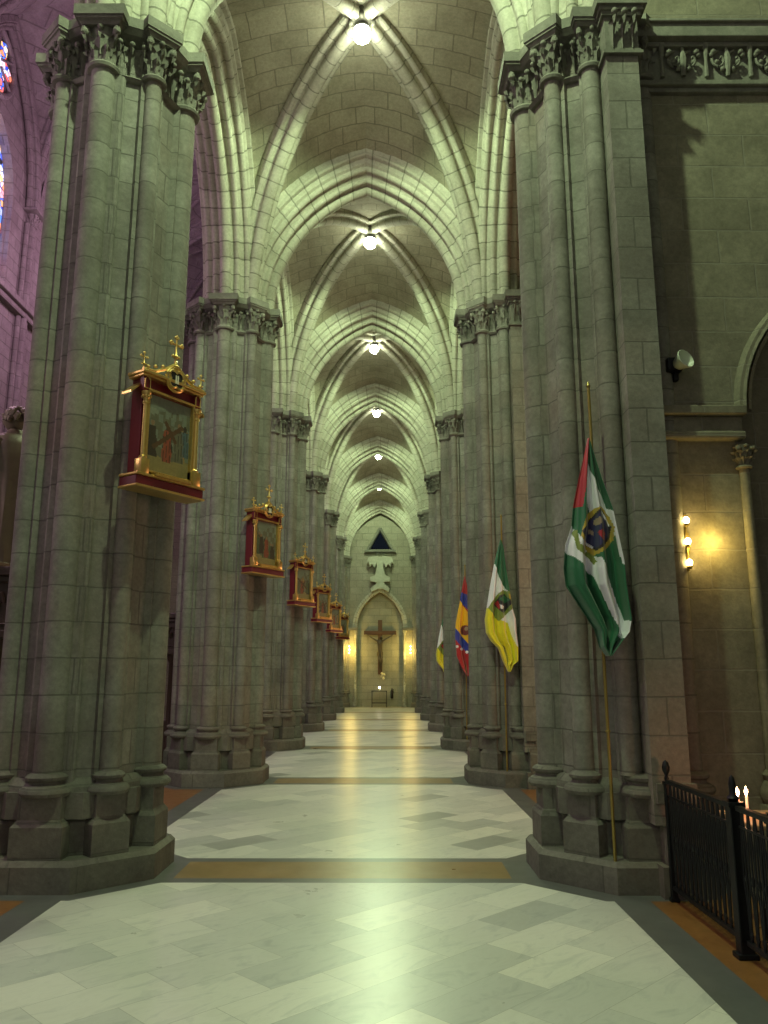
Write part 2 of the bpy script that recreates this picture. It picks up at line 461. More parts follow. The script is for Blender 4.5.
# spandrel walls above the arcades
def spandrel(name, x, ztop, mat, xo):
    bm = bmesh.new()
    for b in range(-1, NB):
        yc = Y0 + BAY*b + BAY/2
        pts = []
        for s in (-1, 1):
            rng = range(0, 17) if s < 0 else range(15, -1, -1)
            for i in rng:
                u, z = arch_pt(LA, LH, .55, i/16, s); pts.append((u, z))
        pts = [(-BAY/2, 0)] + pts + [(BAY/2, 0)]
        for (u0, z0), (u1, z1) in zip(pts, pts[1:]):
            if abs(u1-u0) < 1e-5: continue
            for xx in (x, xo):
                quad(bm, [(xx, yc+u0, SPR+z0), (xx, yc+u1, SPR+z1), (xx, yc+u1, ztop), (xx, yc+u0, ztop)])
            quad(bm, [(x, yc+u0, SPR+z0), (x, yc+u1, SPR+z1), (xo, yc+u1, SPR+z1), (xo, yc+u0, SPR+z0)])
    return tag(obj(name, bm, mat), kind='structure')
spandrel('wall_left', -2.2, 23.5, M['navewall'], -2.68)
spandrel('wall_right', 2.2, 12.0, M['wall'], 2.68)

# ------------------------------------------------------------------ piers
MAJ = [(0, -.60), (.61, 0), (0, .60), (-.61, 0)]
MIN = [(.43, -.45), (.43, .45), (-.43, .45), (-.43, -.45)]
RM, RN = .113, .08
ZB, ZC = .85, 7.15
def shaft_mesh(r):
    bm = bmesh.new(); lathe(bm, [(r*1.02, ZB-.02), (r*1.0, ZB+.1), (r, 4), (r*.98, ZC+.05)], seg=24); return bm
def leaf(bm, ang, r0, z0, hgt, out, wid):
    rows = []; n, m = 7, 4
    for i in range(n+1):
        t = i/n
        rr = r0 + out*(.25*t + .75*t**3); zz = z0 + hgt*(t - .28*max(0, t-.72)/.28*1.6*(t))
        if t > .85: rr = r0 + out*(1.02 - (t-.85)*1.2)
        w = wid*(.65 + .6*math.sin(PI*min(1, t*1.05))) * (1 - .75*max(0, t-.7)/.3)
        row = []
        for j in range(m+1):
            s = (j/m - .5)*2
            rj = rr - abs(s)*.018 + (.012 if j == m//2 else 0); a = ang + s*w/max(.05, rr)
            row.append(bm.verts.new((rj*math.cos(a), rj*math.sin(a), zz - abs(s)*.02*(1 if i % 2 else -.2))))
        rows.append(row)
    for a, b in zip(rows, rows[1:]):
        for j in range(m): bm.faces.new([a[j], a[j+1], b[j+1], b[j]])
def capital_mesh(r, top):
    bm = bmesh.new()
    lathe(bm, [(r, 0), (r+.035, .005), (r+.045, .03), (r+.03, .055), (r+.004, .06), (r+.01, .2), (r+.03, .3), (top*.72, .38), (top*.80, .42)], seg=20)
    for k in range(8): leaf(bm, 2*PI*(k+.5)/8, r+.008, .06, .19, .065, .05)
    for k in range(8): leaf(bm, 2*PI*k/8, r+.012, .12, .27, .10 if k % 2 else .075, .048)
    for k in range(4):
        a = PI/4 + PI/2*k; rr = top*.98
        tube(bm, [(rr*math.cos(a)*f, rr*math.sin(a)*f, z) for f, z in ((.62, .20), (.74, .31), (.92, .385), (1.06, .375), (1.08, .33), (1.0, .315))], [.016, .02, .026, .03, .03, .022], 7)
        ball(bm, (rr*math.cos(a)*1.03, rr*math.sin(a)*1.03, .345), .038, 8)
        a2 = a + PI/4; ball(bm, (rr*.78*math.cos(a2), rr*.78*math.sin(a2), .39), .03, 8)
    return bm
def abacus_mesh(h, ang):
    bm = bmesh.new()
    for z0, z1, f0, f1 in ((.40, .425, .74, .80), (.425, .465, .80, .95), (.465, .57, 1.0, 1.0)):
        rot_box(bm, 0, 0, h*f0, h*f0, z0, z1, ang, h*f1, h*f1)
    rot_box(bm, 0, 0, h*.93, h*.93, .44, .465, ang)
    return bm
def octp(a, b):
    return [(a, -b), (a, b), (b, a), (-b, a), (-a, b), (-a, -b), (-b, -a), (b, -a)]
def ring_oct(r, k=0):
    return [(r*math.cos(PI/4*i + k), r*math.sin(PI/4*i + k)) for i in range(8)]
def pier_core_mesh():
    bm = bmesh.new()
    prism(bm, ring_oct(.60), .2, 7.70)
    for cx, cy in MAJ:
        a = math.atan2(cy, cx)
        rot_box(bm, cx*.72, cy*.72, .165, .165 if abs(cy) > .1 else .135, .2, 7.6, a)
        for s in (-1, 1) if abs(cy) > .1 else ():            # slender fillet rolls beside each big shaft
            px, py = math.cos(a)*.555 - math.sin(a)*s*.165, math.sin(a)*.555 + math.cos(a)*s*.165
            lathe(bm, [(.034, .7), (.034, 7.3)], px, py, 10)
    for cx, cy in MIN:
        a = math.atan2(cy, cx); rot_box(bm, cx*.76, cy*.76, .13, .115, .2, 7.6, a)
    return bm
def frieze_mesh():
    bm = bmesh.new()
    for z0, z1, a, b in ((7.13, 7.16, .635, .665), (7.16, 7.19, .665, .635), (7.52, 7.56, .66, .74), (7.56, 7.61, .74, .78), (7.61, 7.715, .79, .79)):
        prism(bm, ring_oct(a), z0, z1, ring_oct(b))
    for k in range(8):               # crockets and leaves between the capitals
        a = PI/4*k + PI/8
        for off in (-.11, .0, .11):
            t = bmesh.new(); leaf(t, 0, .02, 0, .33, .11, .05)
            t.transform(Matrix.Translation((.575*math.cos(a) - off*math.sin(a), .575*math.sin(a) + off*math.cos(a), 7.19)) @ Matrix.Rotation(a, 4, 'Z'))
            merge(bm, t)
            ball(bm, (.68*math.cos(a) - off*math.sin(a), .68*math.sin(a) + off*math.cos(a), 7.46), .028, 8)
    return bm
def base_mesh():
    bm = bmesh.new()
    prism(bm, octp(.80, .31), 0, .19); prism(bm, octp(.80, .31), .19, .225, octp(.765, .30))
    prism(bm, ring_oct(.66), .2, .47); prism(bm, ring_oct(.66), .47, .52, ring_oct(.62)); prism(bm, octp(.62, .30), .5, .70)
    prism(bm, ring_oct(.66), .66, .69, ring_oct(.70)); prism(bm, ring_oct(.70), .69, .74, ring_oct(.69)); prism(bm, ring_oct(.69), .74, .80, ring_oct(.63))
    for L, r, hw in ((MAJ, RM, .20), (MIN, RN, .155)):
        for cx, cy in L:
            a = math.atan2(cy, cx); q = math.hypot(cx, cy); ux, uy = cx/q, cy/q
            ins = .55; d = (q + hw*.72 - ins)/2; c = ins + d
            rot_box(bm, ux*c, uy*c, d, hw, .2, .46, a)
            rot_box(bm, ux*c, uy*c, d, hw, .46, .51, a, d-.035, hw-.035)
            rot_box(bm, ux*c, uy*c, d-.035, hw-.035, .51, .68, a)
            lathe(bm, [(r+.02, .67), (r+.075, .68), (r+.09, .705), (r+.085, .73), (r+.06, .75), (r+.025, .765), (r+.022, .785), (r+.045, .80), (r+.05, .82), (r+.03, .84), (r, .85)], cx, cy, 24)
    return bm
def make_pier(t):
    obj('base', base_mesh(), M['base'], t, smooth=True)
    obj('core', pier_core_mesh(), M['core'], t)
    obj('carved_band', frieze_mesh(), M['carved'], t, smooth=True)
    ms = mn = None; mats = []
    for L, r, top, ah in ((MAJ, RM, .21, .235), (MIN, RN, .165, .185)):
        s0 = None
        for cx, cy in L:
            a = math.atan2(cy, cx)
            if s0 is None:
                s = s0 = obj('colonnette', shaft_mesh(r), M['shaft'], t, smooth=True)
                c = c0 = obj('capital', capital_mesh(r, top), M['carved'], t, smooth=True)
                ab = ab0 = obj('abacus', abacus_mesh(ah, 0), M['carved'], c)
            else:
                s = s0.copy(); COL.objects.link(s); s.parent = t
                c = c0.copy(); COL.objects.link(c); c.parent = t
                ab = ab0.copy(); COL.objects.link(ab); ab.parent = c
            s.location = (cx, cy, 0); c.location = (cx, cy, ZC); c.rotation_euler = (0, 0, a)
def side_pilaster(t):
    """flat strip with its own base and leaf capital, on the chapel side"""
    bm = bmesh.new(); box(bm, -.02, .27, -.85, .85, .5, 7.2)
    obj('pilaster', bm, M['core'], t)
    bm = bmesh.new()
    box(bm, .0, .40, -.91, .91, 0, .22); box(bm, .05, .33, -.90, .90, .22, .47)
    prism(bm, [(.05, -.90), (.33, -.90), (.33, .90), (.05, .90)], .47, .51, [(.05, -.88), (.30, -.88), (.30, .88), (.05, .88)])
    box(bm, .03, .30, -.88, .88, .5, .56); box(bm, .0, .30, -.89, .89, .66, .80)
    obj('pilaster_base', bm, M['base'], t)
    bm = bmesh.new()
    box(bm, -.02, .28, -.86, .86, 7.13, 7.6)
    for z, w in ((7.13, .03), (7.16, .015)): box(bm, -.02-w, .28+w, -.86-w, .86+w, z, z+.03)
    for z0, z1, e in ((7.53, 7.57, .03), (7.57, 7.61, .05), (7.61, 7.72, .08)): box(bm, -.02-e, .28+e, -.86-e, .86+e, z0, z1)
    for sgn in (-1, 1):
        for x in (.04, .13, .22):
            lf = bmesh.new(); leaf(lf, -PI/2 if sgn < 0 else PI/2, .02, 0, .36, .12, .05)
            lf.transform(Matrix.Translation((x, sgn*.855, 7.19))); merge(bm, lf)
            ball(bm, (x, sgn*.985, 7.48), .03, 8)
    obj('pilaster_capital', bm, M['carved'], t, smooth=True)
    for c in t.children:                           # the shafts next to the pilaster are slimmer
        if c.name.split('.')[0] in ('colonnette', 'capital') and abs(c.location.x) < .01:
            c.location.x = -.10; c.scale = (.78, .78, 1)
proto = None
for side in (-1, 1):
    sp = None
    for n in range(-1, NB+1):
        y = Y0 + BAY*n + (.25 if n == NB else 0)
        if n < 0: desc = 'clustered stone pier on the %s beside the camera' % ('left' if side < 0 else 'right')
        elif side < 0: desc = ['nearest left clustered stone pier, carrying the painting marked II',
              'second clustered pier on the left, carrying the second painting', 'third clustered pier on the left with reddish lower stones',
              'fourth clustered pier on the left side of the aisle', 'fifth clustered pier on the left side of the aisle',
              'sixth clustered pier on the left side of the aisle', 'engaged stone pier at the left edge of the end wall'][n]
        else: desc = ['nearest right clustered pier beside the iron fence with the red, white and green flag', 'second right pier, behind the green, white and yellow flag',
              'third right pier, behind the yellow, blue and red flag', 'fourth clustered pier on the right, with the farthest yellow flag', 'fifth clustered pier on the right side of the aisle',
              'sixth clustered pier on the right side of the aisle', 'engaged stone pier at the right edge of the end wall'][n]
        if proto is None:
            t = proto = thing('clustered_pier', desc, 'pier', (side*PX, y, 0)); make_pier(t)
        elif side > 0 and sp is None:
            t = sp = copy_tree(proto); side_pilaster(t)
        else: t = copy_tree(sp if side > 0 else proto)
        t.location = (-PX if side < 0 else PXR, y, 0)
        tag(t, desc, 'pier', 'clustered piers along the %s of the aisle' % ('left' if side < 0 else 'right'))

# ------------------------------------------------------------------ end wall
YE = Y0 + BAY*NB + .30                  # front face of the end wall
bm = bmesh.new()
tri = [(-.60, 8.12), (.60, 8.12), (0, 9.15)]     # triangular opening
# blind arch recess: wall with a pointed hole, made of strips
BA, BH, BS = 1.19, 1.86, 4.0
pts = [(-BA, 0)] + [(-BA, 4.0*1)]
outl = []
for s in (-1, 1):
    rng = range(0, 17) if s < 0 else range(15, -1, -1)
    for i in rng:
        u, z = arch_pt(BA, BH, 0, i/16, s); outl.append((u, BS+z))
outl2 = [(-BA, 0)] + outl + [(BA, 0)]
def strips(bm, poly, ztop, y):
    for (u0, z0), (u1, z1) in zip(poly, poly[1:]):
        if abs(u1-u0) < 1e-5: continue
        quad(bm, [(u0, y, z0), (u1, y, z1), (u1, y, ztop), (u0, y, ztop)])
strips(bm, outl, 8.12, YE)
for sx in (-1, 1):
    quad(bm, [(sx*BA, YE, 0), (sx*4, YE, 0), (sx*4, YE, 8.12), (sx*BA, YE, 8.12)])
    quad(bm, [(sx*.6, YE, 8.12), (sx*4, YE, 8.12), (sx*4, YE, 12.3), (0, YE, 12.3), (0, YE, 9.15)])
for (u0, z0), (u1, z1) in zip(outl2, outl2[1:]):
    quad(bm, [(u0, YE, z0), (u1, YE, z1), (u1, YE+.3, z1), (u0, YE+.3, z0)])
quad(bm, [(-1.3, YE+.3, 0), (1.3, YE+.3, 0), (1.3, YE+.3, 6.2), (-1.3, YE+.3, 6.2)])
for (u0, z0), (u1, z1) in zip(tri, tri[1:]+tri[:1]):
    quad(bm, [(u0, YE, z0), (u1, YE, z1), (u1*.75, YE+.3, (z1-8.45)*.75+8.45), (u0*.75, YE+.3, (z0-8.45)*.75+8.45)])
box(bm, -12, 8, YE+.7, YE+1, 0, 23.5)
tag(obj('wall_end', bm, M['endwall'], recalc=False), kind='structure')
bm = bmesh.new()
quad(bm, [(-.52, YE+.03, 8.12), (.52, YE+.03, 8.12), (0, YE+.03, 9.06)])
w = thing('triangular_window', 'dark triangular window high in the end wall under the last arch', 'window', (0, 0, 0))
obj('pane', bm, M['opening'], w)
bm = bmesh.new()
for (a, b) in (((-.66, 8.08), (0, 9.26)), ((0, 9.26), (.66, 8.08))):
    tube(bm, [(a[0], YE-.03, a[1]), (b[0], YE-.03, b[1])], .075, 8)
bbox(bm, -.82, .82, YE-.22, YE+.05, 7.96, 8.08, .02)
for x in (-.18, .0, .18): bbox(bm, x-.06, x+.06, YE-.12, YE+.02, 7.84, 7.96, .01)
obj('frame', bm, M['carved'], w)
# blind arch moulding
bm = bmesh.new(); sweep_arch(bm, BA, BH, PROF_S, lambda u, w_, z: (u, YE - .02 + w_*.6, BS+z), n=16)
t = thing('blind_arch', 'low pointed blind arch framing the crucifix on the end wall', 'arch', (0, 0, 0))
sharp_obj('moulding', bm, M['arch'], t)
for s in (-1, 1):
    bm = bmesh.new(); lathe(bm, [(.13, .0), (.13, .5), (.1, .6), (.07, .65), (.07, 3.7), (.12, 3.8), (.14, 3.86)], s*1.27, YE-.06, 12)
    obj('jamb_shaft', bm, M['arch'], t, smooth=True)
    bm = bmesh.new(); bbox(bm, min(s*1.15, s*1.75), max(s*1.15, s*1.75), YE-.18, YE+.04, 3.86, 4.02, .02)
    obj('impost', bm, M['carved'], t)
# carved relief coat of arms
def relief():
    bm = bmesh.new(); y = YE - .05
    def slab(poly, th=.10):
        th *= 2.2
        t = bmesh.new(); a = [t.verts.new((x, 0, z)) for x, z in poly]; f = t.faces.new(a)
        r = bmesh.ops.extrude_face_region(t, geom=[f]); vs = [g for g in r['geom'] if isinstance(g, bmesh.types.BMVert)]
        for v in vs: v.co.y -= th
        t.transform(Matrix.Translation((0, YE+.01, 0))); merge(bm, t)
    slab([(-.22, 6.0), (.22, 6.0), (.25, 6.7), (.16, 7.2), (.30, 7.7), (-.30, 7.7), (-.16, 7.2), (-.25, 6.7)], .12)
    for s in (-1, 1):
        slab([(s*.1, 7.75), (s*.62, 7.65), (s*.70, 7.35), (s*.58, 7.42), (s*.55, 7.15), (s*.42, 7.32), (s*.30, 7.12), (s*.2, 7.35)], .16)
        slab([(s*.12, 6.35), (s*.5, 6.4), (s*.52, 6.62), (s*.3, 6.7), (s*.12, 6.9)], .14)
        slab([(s*.0, 6.1), (s*.2, 5.98), (s*.45, 5.85), (s*.5, 6.02), (s*.3, 6.2), (s*.1, 6.3)], .13)
        for k in range(3): ball(bm, (s*(.35+.12*k), YE-.16, 7.5-.06*k), .07, 8)
        ball(bm, (s*.36, YE-.12, 6.55), .08, 8)
    return bm
tag(obj('carved_relief', relief(), simple('relief_stone', (.46, .46, .38), .8), smooth=False), 'pale carved heraldic relief below the triangular window on the end wall', 'carving')
# crucifix with its figure
t = thing('crucifix', 'brown wooden crucifix with a hanging figure on the end wall', 'crucifix', (0, YE+.18, 1.62))
bm = bmesh.new(); bbox(bm, -.11, .11, -.06, .06, 0, 2.80, .012); obj('upright', bm, M['crosswood'], t)
bm = bmesh.new(); bbox(bm, -.84, .84, -.075, .045, 2.04, 2.24, .012); obj('crossbar', bm, M['crosswood'], t)
def skin_body(name, verts, edges, mat, parent, loc=(0, 0, 0), rz=0, levels=2):
    me = bpy.data.meshes.new(name); me.from_pydata([v[:3] for v in verts], edges, []); me.update()
    o = bpy.data.objects.new(name, me); COL.objects.link(o)
    md = o.modifiers.new('skin', 'SKIN')
    if not me.skin_vertices: 
        bpy.context.view_layer.objects.active = o
    for i, v in enumerate(verts):
        r = v[3]; me.skin_vertices[0].data[i].radius = (r, r)
    me.skin_vertices[0].data[0].use_root = True
    ss = o.modifiers.new('sub', 'SUBSURF'); ss.levels = levels; ss.render_levels = levels
    o.parent = parent; o.location = loc; o.rotation_euler = (0, 0, rz); me.materials.append(mat)
    return o
V = [(0, -.16, 1.12, .115), (0, -.17, 1.30, .10), (0, -.17, 1.50, .125), (0, -.16, 1.66, .12), (.02, -.17, 1.78, .05), (.05, -.21, 1.88, .085), (.06, -.22, 1.95, .07),
     (.14, -.14, 1.70, .055), (.40, -.11, 1.86, .042), (.70, -.09, 2.06, .03), (.77, -.09, 2.10, .03),
     (-.14, -.14, 1.70, .055), (-.40, -.11, 1.86, .042), (-.70, -.09, 2.06, .03), (-.77, -.09, 2.10, .03),
     (.07, -.18, 1.0, .085), (.10, -.25, .68, .06), (.03, -.14, .32, .042), (.02, -.16, .22, .035),
     (-.07, -.18, 1.0, .085), (-.02, -.27, .68, .06), (-.02, -.15, .32, .042), (-.02, -.18, .22, .035)]
Ed = [(0, 1), (1, 2), (2, 3), (3, 4), (4, 5), (5, 6), (3, 7), (7, 8), (8, 9), (9, 10), (3, 11), (11, 12), (12, 13), (13, 14), (0, 15), (15, 16), (16, 17), (17, 18), (0, 19), (19, 20), (20, 21), (21, 22)]
try:
    fig = skin_body('corpus', V, Ed, M['flesh'], t, levels=1)
except Exception:
    bm = bmesh.new()
    for a, b in Ed: tube(bm, [V[a][:3], V[b][:3]], [V[a][3], V[b][3]], 8)
    fig = obj('corpus', bm, M['flesh'], t, smooth=True)
bm = bmesh.new(); lathe(bm, [(.15, .95), (.165, 1.05), (.14, 1.16)], 0, -.17, 12); obj('loincloth', bm, M['flesh'], t, smooth=True)
bm = bmesh.new()
random.seed(3)
for k in range(9): ball(bm, (.12+random.uniform(-.1, .16), -.16+random.uniform(-.05, .05), -.05+random.uniform(-.14, .12)), random.uniform(.04, .07), 8)
t2 = tag(obj('white_flowers', bm, M['petal'], smooth=True), 'small bunch of white flowers at the foot of the crucifix', 'flowers'); t2.location = (0, YE+.2, 1.62)
# altar table with a candle, extinguisher
t = thing('altar_table', 'small dark metal table against the end wall below the crucifix', 'table', (-.03, YE-.35, 0))
bm = bmesh.new(); bbox(bm, -.40, .40, -.2, .2, .78, .82, .008); obj('top', bm, M['iron'], t)
lg = None
for sx in (-1, 1):
    for sy in (-1, 1):
        bm = bmesh.new(); bbox(bm, sx*.37-.016, sx*.37+.016, sy*.17-.016, sy*.17+.016, 0, .78, .004); obj('leg', bm, M['iron'], t)
bm = bmesh.new(); bbox(bm, -.37, .37, -.165, -.145, .2, .23, .004); bbox(bm, -.37, .37, .145, .165, .2, .23, .004); obj('stretcher', bm, M['iron'], t)
t = thing('votive_candle', 'glowing votive candle on the small table at the end wall', 'candle', (-.02, YE-.35, .82))
bm = bmesh.new(); lathe(bm, [(.035, 0), (.04, .09), (.037, .1)], seg=12); obj('cup', bm, M['ivory'], t, smooth=True)
bm = bmesh.new(); ball(bm, (0, 0, .15), .05, 10, 1.2); obj('flame', bm, M['smalllens'], t, smooth=True)
bm = bmesh.new(); lathe(bm, [(.055, 0), (.075, .03), (.075, .36), (.05, .42), (.03, .44), (.03, .5)], seg=14); tube(bm, [(0, 0, .49), (.09, 0, .44), (.1, 0, .25)], .014, 6)
t = tag(obj('fire_extinguisher', bm, M['black'], smooth=True), 'dark fire extinguisher hanging on the end wall right of the table', 'fire extinguisher'); t.location = (.61, YE+.21, .42)

# yellow wall lamps: three bulbs on a bar
def triple_lamp(label, loc, rz, e, group=None, step=.165, lightx=(.0, -.14)):
    t = thing('wall_lamp', label, 'lamp', loc, rz, group)
    bm = bmesh.new(); tube(bm, [(0, -.03, -.24), (0, -.03, .24)], .012, 8); bbox(bm, -.03, .03, -.02, 0, -.09, .09, .005)
    for z in (-step, 0, step): lathe(bm, [(.012, z-.045), (.02, z-.04), (.022, z-.02), (.012, z-.015)], 0, -.065, 10)
    for z in (-step, 0, step): tube(bm, [(0, -.03, z-.03), (0, -.065, z-.035)], .008, 6)
    obj('bracket', bm, M['brass'], t, smooth=True)
    for z in (-step, 0, step):
        bm = bmesh.new(); ball(bm, (0, -.065, z+.008), .026, 10, 1.25); obj('bulb', bm, M['bulb'], t, smooth=True)
    if e:
        l = light('wall_lamp_light', 'POINT', (0, 0, 0), e, (1, .70, .16), .06); l.parent = t; l.location = (lightx[0], lightx[1], 0)
    return t
triple_lamp('three-bulb yellow wall lamp at the end wall, left of the crucifix', (-1.62, YE-.52, 2.86), R(60), 60, 'yellow lamps beside the crucifix')
triple_lamp('three-bulb yellow wall lamp at the end wall, right of the crucifix', (1.62, YE-.52, 2.86), R(-60), 60, 'yellow lamps beside the crucifix')

# ------------------------------------------------------------------ chapels on the right
def chapel_wall(n):
    y = Y0 + BAY*n; yf = y - .47
    bm = bmesh.new()
    xa, xb, sp_ = 3.46, 5.66, 3.86; ac, a, h = (xa+xb)/2, (xb-xa)/2, 1.25
    o = []
    for s in (-1, 1):
        rng = range(0, 13) if s < 0 else range(11, -1, -1)
        for i in rng:
            u, z = arch_pt(a, h, 0, i/12, s); o.append((ac+u, sp_+z))
    x0, x1, zt = PX+.3, 6.5, 12.0
    for (u0, z0), (u1, z1) in zip(o, o[1:]):
        quad(bm, [(u0, yf, z0), (u1, yf, z1), (u1, yf, zt), (u0, yf, zt)])
    quad(bm, [(x0, yf, 0), (xa, yf, 0), (xa, yf, zt), (x0, yf, zt)]); quad(bm, [(xb, yf, 0), (x1, yf, 0), (x1, yf, zt), (xb, yf, zt)])
    o2 = [(xa, 0)] + o + [(xb, 0)]
    for (u0, z0), (u1, z1) in zip(o2, o2[1:]): quad(bm, [(u0, yf, z0), (u1, yf, z1), (u1, yf+.3, z1), (u0, yf+.3, z0)])
    quad(bm, [(xa-.1, yf+.3, 0), (xb+.1, yf+.3, 0), (xb+.1, yf+.3, 6), (xa-.1, yf+.3, 6)])
    quad(bm, [(x0, y+.4, 0), (x1, y+.4, 0), (x1, y+.4, zt), (x0, y+.4, zt)])
    return tag(obj('wall_chapel_%d' % (n+1), bm, M['wall'], recalc=False), kind='structure'), yf, o
for n in range(0, NB):
    wl, yf, outline = chapel_wall(n)
bm = bmesh.new(); box(bm, 6.5, 6.8, -4, YE+1, 0, 12.0); tag(obj('wall_chapel_outer', bm, M['wall']), kind='structure')
bm = bmesh.new(); box(bm, 2.2, 6.8, -4, YE+1, 11.6, 11.9); tag(obj('ceiling_chapels', bm, M['plaster']), kind='structure')
YF = Y0 - .47
# ledge and arch moulding of the nearest chapel
bm = bmesh.new()
bbox(bm, 2.72, 3.46, YF-.13, YF+.02, 3.80, 3.88, .012); bbox(bm, 2.74, 3.44, YF-.05, YF+.02, 3.66, 3.80, .008); bbox(bm, 2.72, 3.45, YF-.10, YF+.02, 3.59, 3.66, .02)
tag(obj('wall_ledge', bm, M['wall']), 'stone ledge across the chapel wall beside the nearest right pier', 'ledge')
bm = bmesh.new()
sweep_arch(bm, 1.10, 1.25, [(-.06, .0), (-.06, .03), (-.03, .05), (.0, .06)] , lambda u, w, z: (4.56+u, YF+w, 3.86+z), n=14)
sweep_arch(bm, 1.10, 1.25, arc_pts(-.02, -.03, .055, -170, 170, 8), lambda u, w, z: (4.56+u, YF+w, 3.86+z), n=14)
tag(sharp_obj('recess_arch_moulding', bm, M['wall']), 'dark rounded arch moulding over the recess in the right chapel wall', 'arch')
t = thing('wall_colonnette', 'slender colonnette with a leaf capital at the chapel wall recess', 'column', (3.43, YF-.03, 0))
bm = bmesh.new(); lathe(bm, [(.045, .85), (.042, 3.36)], seg=16); obj('shaft', bm, M['wall'], t, smooth=True)
bm = bmesh.new(); bbox(bm, -.11, .11, -.11, .11, 0, .6, .01); lathe(bm, [(.08, .6), (.11, .66), (.10, .72), (.065, .78), (.08, .82), (.055, .86)], seg=16); obj('base', bm, M['wall'], t, smooth=True)
bm = bmesh.new(); capm = capital_mesh(.052, .12); capm.transform(Matrix.Diagonal((.72, .72, .5, 1))); merge(bm, capm, Matrix.Translation((0, 0, 3.33)))
obj('capital', bm, M['wall'], t, smooth=True)
# carved cornice along the chapel wall
t = thing('carved_cornice', 'carved foliage cornice running along the top of the right chapel wall', 'cornice', (0, YF, 0))
bm = bmesh.new(); box(bm, 2.6, 6.5, -.05, .02, 7.14, 7.56)
for z0, z1, d in ((7.02, 7.07, .05), (7.07, 7.12, .09), (7.47, 7.52, .11), (7.52, 7.66, .18), (7.66, 7.69, .21)): bbox(bm, 2.72, 6.5, -d, .02, z0, z1, .008)
obj('mouldings', bm, M['carved'], t)
bm = bmesh.new(); x = 2.98; k = 0
while x < 5.2:
    tube(bm, [(x, -.075, 7.16), (x, -.085, 7.34), (x, -.10, 7.50)], [.022, .016, .03], 7)
    for s in (-1, 1):
        sp_ = []
        for i in range(14):
            q = i/13; an = PI*.5 + s*q*PI*1.9; rr = .085*(1-q*.75)
            sp_.append((x + .20 + s*.075 + rr*math.cos(an)*s, -.08-.02*q, 7.33 + rr*math.sin(an)*1.3))
        tube(bm, sp_, .014, 6)
        for i in range(3): ball(bm, (x+.20+s*(.05+.05*i), -.085, 7.24+.075*i), .024, 7)
        ball(bm, (x+.20+s*.13, -.09, 7.42), .03, 7)
    tube(bm, [(x+.2, -.075, 7.17), (x+.2, -.1, 7.33), (x+.2, -.08, 7.48)], [.02, .035, .012], 7)
    x += .42
obj('foliage', bm, M['carved'], t, smooth=True)
triple_lamp('three glowing bulbs stacked on the chapel wall beside the nearest right pier', (2.885, YF, 2.69), 0, 5, step=.18, lightx=(.22, -.13))
# security floodlight on the wall
t = thing('wall_floodlight', 'black and white floodlight fixed high on the right chapel wall', 'lamp', (2.90, YF, 4.27))
bm = bmesh.new(); bbox(bm, -.09, .04, -.12, -.0, -.07, .05, .01); bbox(bm, -.02, .02, -.06, .0, -.14, .0, .005); obj('housing', bm, M['iron'], t)
bm = bmesh.new(); lathe(bm, [(.02, 0), (.05, .03), (.09, .13), (.085, .135), (.04, .05)], seg=14, cap=False)
sh = obj('shade', bm, M['glasswhite'], t, smooth=True); sh.location = (-.02, -.09, -.03); sh.rotation_euler = (R(60), R(60), 0)

# ------------------------------------------------------------------ the nave on the left
XN = -11.4
def nave_wall():
    bm = bmesh.new()
    wins = [(21.25-5.2*k, 1.4) for k in (1, 0, -1, -2, -3)]
    z0w, zs, h = 13.3, 16.2, 2.3
    prev = -9
    for yc, hw in sorted(wins):
        quad(bm, [(XN, prev, 0), (XN, yc-hw, 0), (XN, yc-hw, 24), (XN, prev, 24)])
        quad(bm, [(XN, yc-hw, 0), (XN, yc+hw, 0), (XN, yc+hw, z0w), (XN, yc-hw, z0w)])
        o = []
        for s in (-1, 1):
            rng = range(0, 11) if s < 0 else range(9, -1, -1)
            for i in rng:
                u, z = arch_pt(hw, h, 0, i/10, s); o.append((yc+u, zs+z))
        for (u0, q0), (u1, q1) in zip(o, o[1:]): quad(bm, [(XN, u0, q0), (XN, u1, q1), (XN, u1, 24), (XN, u0, 24)])
        o2 = [(yc-hw, z0w)] + o + [(yc+hw, z0w), (yc-hw, z0w)]
        for (u0, q0), (u1, q1) in zip(o2, o2[1:]): quad(bm, [(XN, u0, q0), (XN, u1, q1), (XN-.5, u1, q1), (XN-.5, u0, q0)])
        prev = yc+hw
    quad(bm, [(XN, prev, 0), (XN, YE+1, 0), (XN, YE+1, 24), (XN, prev, 24)])
    tag(obj('wall_nave', bm, M['navewall'], recalc=False), kind='structure')
    return sorted(wins), z0w, zs, h
wins, z0w, zs, hh = nave_wall()
